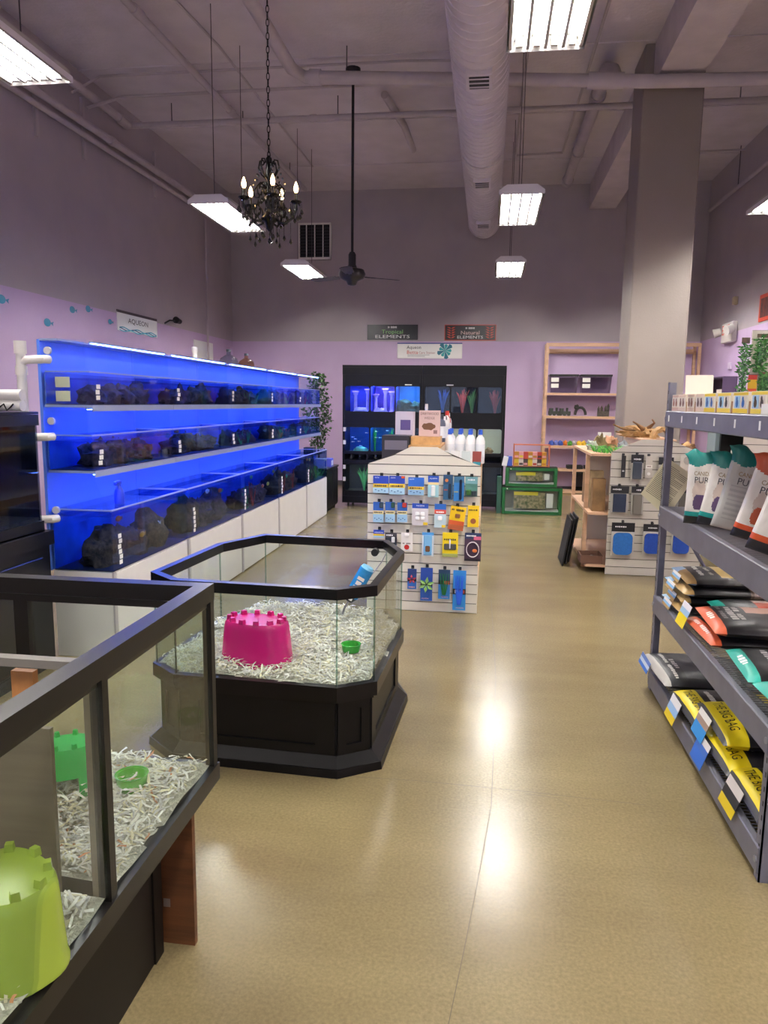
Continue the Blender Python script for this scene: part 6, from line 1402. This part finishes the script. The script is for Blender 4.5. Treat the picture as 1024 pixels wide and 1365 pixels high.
sheet('yellowish printed notice hanging tilted behind the rack post', ((889.4, 609.8), (854.2, 658.3), (889, 690), (926.9, 635.6)), QY1 + .02, 'd6cfac', 22)
# ---- bags
M_bk = '1d1c1f'
def pillow(w, h, t, puff=.55, wave=0.0):
    def pos(u, v, side):                                     # u, v in -1..1
        e = max(0.0, (1 - abs(u) ** 3.2)) ** puff * max(0.0, (1 - abs(v) ** 4)) ** puff
        wr = .10 * noise.noise(Vector((u * 2.3 + w * 31, v * 2.3 + h * 17, side * 3 + t * 50))) + .06 * noise.noise(Vector((u * 6, v * 6, w * 70 + side)))
        k = 1 - .05 * (1 - abs(v) ** 2) * (abs(u) > .9)
        if wave and v > .55:
            f = (v - .55) / .45; k *= 1 + wave * (1.2 * f - .6 * math.sin(f * PI)); wr += .0
            return Vector((u * w / 2 * k, v * h / 2 + wave * h * .35 * f * noise.noise(Vector((u * 2.1 + w * 90, t * 40, h * 30))), side * (t / 2) * e * (1 + wr) + wave * .12 * f * math.sin(u * 5 + w * 60) * w))
        return Vector((u * w / 2 * k, v * h / 2, side * (t / 2) * e * (1 + wr)))
    return pos
def make_bag(name, label, M, w, h, t, matf, cat='bag', group=None, texts=(), nu=16, nv=22, wave=0.0):
    """pillow bag: local x width, y length, z face normal; matf(u, v, side) gives the printed colour"""
    pos = pillow(w, h, t, wave=wave); b = MB(M)
    for side in (1, -1):
        vs = []; 
        for j in range(nv + 1):
            for i in range(nu + 1): vs.append(pos(-1 + 2 * i / nu, -1 + 2 * j / nv, side))
        groups = {}
        for j in range(nv):
            for i in range(nu):
                q = (j * (nu + 1) + i, j * (nu + 1) + i + 1, (j + 1) * (nu + 1) + i + 1, (j + 1) * (nu + 1) + i)
                if side < 0: q = q[::-1]
                groups.setdefault(matf(-1 + 2 * (i + .5) / nu, -1 + 2 * (j + .5) / nv, side), []).append(q)
        base = len(b.v); first = True
        for col, fs in groups.items():
            if first: b.add(vs, fs, mat(col, .38)); first = False
            else:
                k = b.mi(mat(col, .38)); b.f += [tuple(base + i for i in f) for f in fs]; b.m += [k] * len(fs)
    zmin = min(v.z for v in b.v)
    o = b.build(name, label=label, cat=cat, group=group, smooth=50)
    for (body, u, v, size, fit, ang, col, side) in texts:
        ca, sa = math.cos(ang), math.sin(ang)
        def conf(x, y, u=u, v=v, ca=ca, sa=sa, side=side):
            px, py = u * w / 2 + (x * ca - y * sa) * side, v * h / 2 + x * sa + y * ca
            p = pos(max(-1, min(1, px / (w / 2))), max(-1, min(1, py / (h / 2))), side); p.z += side * .0015; return p
        g = MB(M); g.text(body, (0, 0, 0), (1, 0, 0), (0, 1, 0), size, mat(col, .45), fit=fit, conform=conf); g.build('lettering', o)
    return o
# standing gusseted bags on the second deck
def stand_bag(label, px, py, w, h, t, yaw, lean, top, band, texts=True, foot='2a2a2e', backside=False, tilt=0.0):
    p = on_z(px, py, 1.024)
    nrm = Vector((-math.sin(yaw), -math.cos(yaw), 0)); right = Vector((math.cos(yaw), -math.sin(yaw), 0)); 
    up = Vector((0, 0, 1)) - nrm * lean + right * tilt
    up.normalize(); nrm = (nrm - up * nrm.dot(up)).normalized(); right = up.cross(nrm)
    M = frame_M(p + up * h / 2, right, up)
    def mf(u, v, s):
        if v > .62 + .05 * math.sin(u * 4): return top
        if backside and s > 0: return 'b9b8b0' if int((v + 1) * 17) % 2 or v > .1 or abs(u) > .7 or v < -.75 else 'a9a8a1'
        if v < -.78: return foot
        if v < -.66: return band
        if s > 0 and -.6 < v < -.2 and (u + .1) ** 2 + ((v + .42) / .8) ** 2 < .12: return '5a4468' if top != 'c0502c' else 'b8542c'
        if s > 0 and -.35 < v < .2 and abs(u + .15) < .4 - .5 * abs(v + .1): return 'cdbcae'
        return 'e6e1d8'
    tx = []
    if texts: tx = [('CANIDAE', .05, .38, .026, w * .55, 0, '8a6a34', 1), ('PURE', .05, .20, .04, w * .5, 0, '3a3a40', 1)]
    return make_bag('dog_food_bag', label, M, w, h, t, mf, cat='bag', texts=tx, nu=44, nv=64, wave=.2)
stand_bag('standing white dog food bag with teal top beside the rack post', 934, 699, .15, .33, .07, .45, .05, '157f78', '1f9a94')
stand_bag('standing white and purple dog food bag with teal top, second from the post', 955, 703, .17, .33, .07, .38, .08, '157f78', '1f9a94', tilt=.16)
stand_bag('teal topped dog food bag turned to show its grey printed back', 974, 707, .17, .35, .07, .15, .04, '0f6f6a', '1f9a94', backside=True, tilt=.22)
stand_bag('standing white dog food bag with orange top behind the front one', 1003, 722, .17, .34, .07, .35, .02, 'c0502c', 'd0562c', tilt=.25)
stand_bag('standing white dog food bag with orange top and lime label', 1030, 742, .19, .36, .08, .35, .06, 'c0502c', 'd0562c', tilt=.28)
stand_bag('orange topped dog food bag at the near end of the second deck', 1090, 770, .19, .36, .08, .3, .06, 'c0502c', 'd0562c', tilt=.2)
# flat bags: width along the aisle (local x = toward camera), length into the rack (local y = +X)
def flat_bag(label, y_mid, z, w, L, t, matf, texts=(), x0=.95, tip=0.0, twist=0.0, drop=0.0):
    M = Matrix.Translation((x0 + L / 2, y_mid, z + t / 2)) @ Matrix.Rotation(twist, 4, 'Z') @ Matrix.Rotation(drop, 4, 'Y') @ Matrix.Rotation(tip, 4, 'X') @ Matrix(((0, 1, 0, 0), (-1, 0, 0, 0), (0, 0, 1, 0), (0, 0, 0, 1)))
    return make_bag('dog_food_bag', label, M, w, L, t, matf, texts=texts, nu=20, nv=30)
def tag_on(bag, y, z, cols, w=.10, h=.075, label=None, x=.922):
    b = MB(); b.M = frame_M((x, y, z), (0, -1, 0), (.35, 0, 1)); n = len(cols)
    for k, cc in enumerate(cols): b.bx(-w / 2, w / 2, h / 2 - h * (k + 1) / n, h / 2 - h * k / n, -.001, .001, mat(cc, .5))
    return b.build('hang_tag', bag)
def tan(u, v, s):
    if v < -.80: return ('9fc2de' if u < -.3 else 'b5935a') if s > 0 else '9fc2de'
    if v < -.25: return '232226'
    if v < .35: return 'b59a5e' if abs(u) < .75 else '2a282a'
    return '7a6a5e' if (int(u * 4) + int(v * 7)) % 3 else 'a8968a'
z = .536
for k, (lb, dx, tw) in enumerate((('black and tan dog food bag at the bottom of the far stack', .0, .02), ('black and tan dog food bag second from bottom in the far stack', .02, -.05), ('black and tan dog food bag third in the far stack', .01, .04), ('black and tan dog food bag topping the far stack, gold panel up', .035, -.03))):
    tx = [('PETS FIRST', 0, -.62, .03, .2, 0, 'd8d4cc', 1), ('GRAIN FREE', .1, -.42, .022, .16, 0, 'b8b4ac', 1), ('DOG', .2, .05, .05, .12, 0, '3a2c1a', 1), ('DUCK', -.3, .05, .04, .1, 0, '3a2c1a', 1)] if k == 3 else []
    b = flat_bag(lb, 3.78 + .01 * (k % 2), z, .36, .46, .062, tan, tx, x0=.94 + dx, twist=tw); z += .047
    tag_on(b, 3.80, z - .02, ('e8e4e0', '7fb4dc', 'b5935a'), .14, .04, x=.928 + dx)
def red(u, v, s):
    if v < -.82: return 'd2603c'
    if v < -.30: return '222024'
    if v < .25: return 'c8a090' if u < -.1 else '2a2628'
    return 'b8503a' if (u + v) > .2 else 'c2a49a'
b1 = flat_bag('black and orange dog food bag lying under its twin', 3.30, .537, .40, .46, .075, red, [('BEEF RECIPE', 0, -.9, .022, .2, 0, 'f0d8cc', 1)], x0=.935, twist=.03)
tag_on(b1, 3.46, .60, ('e8e4e8', '9fc2de', 'ecd41c', 'ecd41c'), .13, .11)
b2 = flat_bag('black dog food bag with orange spine lettered, lying on its twin', 3.24, .60, .40, .46, .075, red, [('PREMIUM', 0, -.55, .035, .2, 0, 'd8d4d0', 1), ('DOG FOOD', 0, -.42, .03, .2, 0, 'c8c4c0', 1), ('ALL STAGES', -.1, -.7, .022, .2, 0, 'a8a4a0', 1), ('BEEF', 0, -.9, .03, .1, 0, 'f4e0d4', 1), ('6 kg', -.6, .5, .05, .08, 0, 'f0ece4', 1)], x0=.955, twist=-.06)
def teal(u, v, s):
    if v < -.80: return '2fae9c'
    if v < -.1: return '222024'
    return 'b8503a' if v < .4 and u > 0 else 'c6b0a4'
flat_bag('black dog food bag with teal spine on the third deck', 2.84, .537, .36, .44, .08, teal, [('NATURAL', 0, -.5, .03, .18, 0, 'd8d4d0', 1), ('LAMB', 0, -.9, .03, .1, 0, 'e8f4f0', 1), ('ALL STAGES', 0, -.3, .022, .16, 0, 'a8a4a0', 1)], x0=.965, twist=-.08)
flat_bag('black dog food bag with teal spine at the near end of the third deck', 2.56, .537, .27, .44, .07, teal, [], x0=.97, twist=.05)
flat_bag('black dog food bag behind the orange pair on the third deck', 3.5, .60, .20, .4, .06, teal, [], x0=1.06)
def plain(u, v, s):
    if v < -.86: return 'b0aca4'
    if v < -.55: return '2a2c30'
    return '383b42' if abs(u) < .8 and abs(v) < .6 else '26272b'
b = flat_bag('plain charcoal dog food bag sticking out of the lowest deck by the post', 3.84, .14, .46, .50, .10, plain, [('COMPLETE NUTRITION', .1, -.72, .022, .34, 0, 'cfccc4', 1), ('ADULT', .1, -.6, .03, .14, 0, 'cfccc4', 1)], x0=.885, twist=.05, drop=.03)
tag_on(b, 3.95, .19, ('5a78b8', 'c8d4e4', '2f6ac0'), .2, .06, x=.872)
def big(u, v, s):
    if v < -.90: return '2a2a2e'
    if v < -.62: return 'e6cf1a'
    if v < -.2: return '1c1b1e'
    if abs(u) > .82: return 'a9a69a'
    return '1f1e22' if v < .5 else 'd8c41c'
BB = [('BIG BAG dog food bag with yellow strip, tucked beside the charcoal bag', 3.40, .122, .40, .92, .03, True, ('e4e2e0', '8fb4dc', 'e0c41a')),
      ('BIG BAG dog food bag lying on top of another, with blue and white tag', 3.06, .20, .42, .95, -.03, True, ('e8e4dc', 'a08878', '2f8fd8', '2f8fd8')),
      ('BIG BAG dog food bag under its twin, with long blue tag', 2.98, .122, .42, .93, .02, True, ('e0dcd8', '3a6ac0', '2f6ac8', '2f6ac8')),
      ('BIG BAG dog food bag at the near end of the lowest deck', 2.62, .122, .40, .94, -.02, True, ('d8d0c8', '2a2a2a', 'e0c41a'))]
for lb, ym, z, w, x0, tw, tx, tg in BB:
    b = flat_bag(lb, ym, z, w, .5, .10, big, [('THE BIG BAG', 0, -.755, .055, w * .66, 0, '1a1a1a', 1), ('NUTRI-SOURCE', -.05, -.44, .03, w * .5, 0, 'c8c6c0', 1)], x0=x0, twist=tw)
    tag_on(b, ym + .05, z + .02, tg, .15, .11, x=x0 - .018)
# ------------------------------------------------------------------ right wall
t = thing('exit_sign', 'white exit sign with red letters and two emergency lamp heads', 'sign', (XR - .05, 12.0, 2.5))
a = on_x(967, 434, XR); c = on_x(984, 456, XR); ym = (a.y + c.y) / 2; zc = (a.z + c.z) / 2
ex, sgn_ = .16, 1
MB().bx(XR - .07, XR, ym - .26, ym + .26, zc - .13, zc + .16, mat('ded8d4', .5), .01).build('housing', t)
MB().text('EXIT', (XR - .071, ym + .05, zc + .05), (0, -1, 0), (0, 0, 1), .2, mat('e0442c', .5), fit=.34).build('lettering', t)
for s in (-1, 1): MB().cyl((XR - .07, ym + s * .28, zc + .05), (XR - .17, ym + s * .31, zc + .02), .06, mat('c8c4c0', .4), 14, .07).build('lamp_head', t, smooth=40)
MB().bx(XR - .03, XR, on_x(975, 479, XR).y - .06, on_x(975, 479, XR).y + .06, 2.1, 2.2, mat('d4c4dc', .5), .005).build('thermostat', label='small pale thermostat box below the exit sign', cat='thermostat')
p = on_x(983, 401, XR); MB().bx(XR - .06, XR, p.y - .05, p.y + .05, p.z - .06, p.z + .06, mat('c8b890', .5), .01).build('wall_sensor', label='tiny beige sensor high on the right wall', cat='sensor')
a = on_x(1015, 396, XR); t = thing('wall_sign', 'dark poster with red border on the right wall', 'sign', (XR - .01, a.y - .5, 2.6))
MB().bx(XR - .015, XR, a.y - 1.1, a.y, a.z - .33, a.z + .02, mat('c0432c', .5)).build('panel', t); MB().bx(XR - .017, XR - .012, a.y - 1.06, a.y - .05, a.z - .28, a.z - .03, mat('2c2024', .5, var=.5, scale=14, col2='6a2f24')).build('printed_face', t)
a = on_x(949, 507, XR); c = on_x(982, 523, XR)
t = thing('wall_cubby', 'dark open cubby with white cartons set at the right wall', 'shelf', (XR - .1, (a.y + c.y) / 2, 1.6))
for b_ in ((c.y, a.y, a.z, a.z + .02), (c.y, a.y, 1.62, 1.64)): MB().bx(XR - .2, XR, b_[0], b_[1], b_[2], b_[3], mat('5a4a66', .6)).build('board', t)
for y in (c.y, a.y - .02): MB().bx(XR - .2, XR, y, y + .02, 1.64, a.z, mat('5a4a66', .6)).build('side', t)
MB().bx(XR - .01, XR, c.y, a.y, 1.64, a.z, mat('2c2436', .7)).build('back', t)
for k in range(2): MB().bx(XR - .18, XR - .02, c.y + .08 + .28 * k, c.y + .34 + .25 * k, 1.641, 1.74 + .06 * (1 - k), mat('e0d6cc', .5)).build('carton', label=('taller pale carton in the wall cubby', 'flatter pale carton in the wall cubby')[k], cat='box')
# slatwall stand with hanging bagged plants
WY = 7.3
a = on_y(1004, 440, WY)
st = thing('display_stand', 'tall white slatwall stand with bagged green plants hanging on it', 'display stand', (a.x + .4, WY + .1, 0))
n = 28; hh = a.z / n; f_ = None
MB().bx(a.x + .004, a.x + .9, WY + .01, WY + .03, 0, a.z, M_groove).build('backing', st)
for k in range(n):
    if f_ is None: f_ = MB().bx(a.x, a.x + .904, WY, WY + .012, .003, hh - .003, M_slat).build('slat', st)
    else:
        c_ = f_.copy(); C.objects.link(c_); c_.parent = st; c_.location = (0, 0, k * hh); WL[c_.name] = WL[st.name]
def plant_bag(label, x0, y0, x1, y1, Y, head, seed):
    p0, p1 = on_y(x0, y1, Y), on_y(x1, y0, Y); w, h = p1.x - p0.x, p1.z - p0.z; cx_ = (p0.x + p1.x) / 2; q = random.Random(seed)
    t = thing('bagged_plant', label, 'plant', (cx_, Y, p0.z))
    MB().bx(p0.x + w * .1, p1.x - w * .05, Y - .004, Y + .004, p1.z - h * .1, p1.z, mat(head, .5, var=.5, scale=30, col2='6a5a44')).build('header_card', t)
    b = MB()
    for k in range(220):
        f = q.random(); z = p0.z + h * .88 * f; ww = w * .42 * (1 - .25 * f); a_ = q.uniform(0, 6.28)
        c_ = Vector((cx_ + ww * q.uniform(-1, 1), Y + .03 * q.uniform(-1, 1), z)); d1 = Vector((math.cos(a_), q.uniform(-.6, .1), math.sin(a_) * .7 + .3)).normalized(); d2 = d1.cross(Vector((0, 1, .2))).normalized(); l = q.uniform(.03, .06)
        b.add([c_, c_ + d1 * l * .5 + d2 * l * .18, c_ + d1 * l, c_ + d1 * l * .5 - d2 * l * .18], [(0, 1, 2, 3)], mat(q.choice(('3f7a3a', '4f9444', '2f5f30', '6aa85a')), .5))
    b.build('foliage', t, kind='stuff')
    pos = pillow(w, h * .92, .075); v = MB(frame_M((cx_, Y, p0.z + h * .46), (1, 0, 0), (0, 0, 1)))
    for side in (1, -1):
        vs = [pos(-1 + 2 * i / 8, -1 + 2 * j / 12, side) for j in range(13) for i in range(9)]
        v.add(vs, [(j * 9 + i, j * 9 + i + 1, j * 9 + i + 10, j * 9 + i + 9) for j in range(12) for i in range(8)], glass((.93, .96, .93), .12, 1.3))
    v.build('clear_bag', t, smooth=50)
plant_bag('tall bag of green leaf plants hanging left of the white slatwall', 982, 450, 1001, 528, WY - .10, '4a4038', 1)
plant_bag('bag of green leaf plants hanging on the white slatwall', 1004, 445, 1026, 497, WY - .06, '5a4c3a', 2)
plant_bag('smaller bag of green plants below on the white slatwall', 1011, 496, 1026, 528, WY - .06, '8a5a44', 3)
plant_bag('second bag of green plants along the white slatwall', 1028, 443, 1050, 497, WY - .06, '5a4c3a', 4)
p0, p1 = on_y(996, 524, WY - .07), on_y(1010, 500, WY - .07)
card('treat_pack', 'yellow and red snack pouch hanging low on the white slatwall', p0.x, p0.z, p1.x, p1.z, WY - .07, [(0, .25, 'c83a2c'), (.25, .75, 'e6b822'), (.75, 1, 'd8542c')], cat='packet')
# black display cabinet below, seen through the rack
t = thing('display_cabinet', 'low black open cabinet against the right wall behind the rack', 'cabinet', (3.3, 11, 0))
ya, yb = on_x(1012, 580, 3.2).y, on_x(966, 580, 3.2).y
for y in (ya - 1.2, yb): MB().bx(3.15, XR, y - .03, y + .03, 0, 1.38, M_black).build('side', t)
for z in (.04, .9, 1.36): MB().bx(3.15, XR, ya - 1.17, yb - .03, z - .02, z + .02, M_black if z != .9 else mat('a8a49c', .5)).build('shelf', t)
MB().bx(XR - .03, XR, ya - 1.17, yb - .03, 0, 1.38, M_black).build('back', t)
MB().bx(3.14, 3.17, ya - .02, ya + .03, 0, 1.38, mat('b89a86', .6)).build('pale_stile', t)
for k in range(4):
    y = yb - .12 - k * .22; col = ('e0ddd6', 'd8d4cc', 'd8662c', '6a6a66')[k]
    small_thing(mat(col, .6, var=.3), 3.3, y, .921, k + 90).build('ornament', label=('white', 'off-white', 'orange', 'grey')[k] + ' ornament on the pale shelf of the black cabinet', cat='ornament', smooth=60)
MB().bx(3.1, XR - .015, yb + .04, yb + .42, 0, 1.40, mat('8fa0a4', .5)).build('grey_locker', label='blue-grey narrow locker beside the low black cabinet', cat='locker')
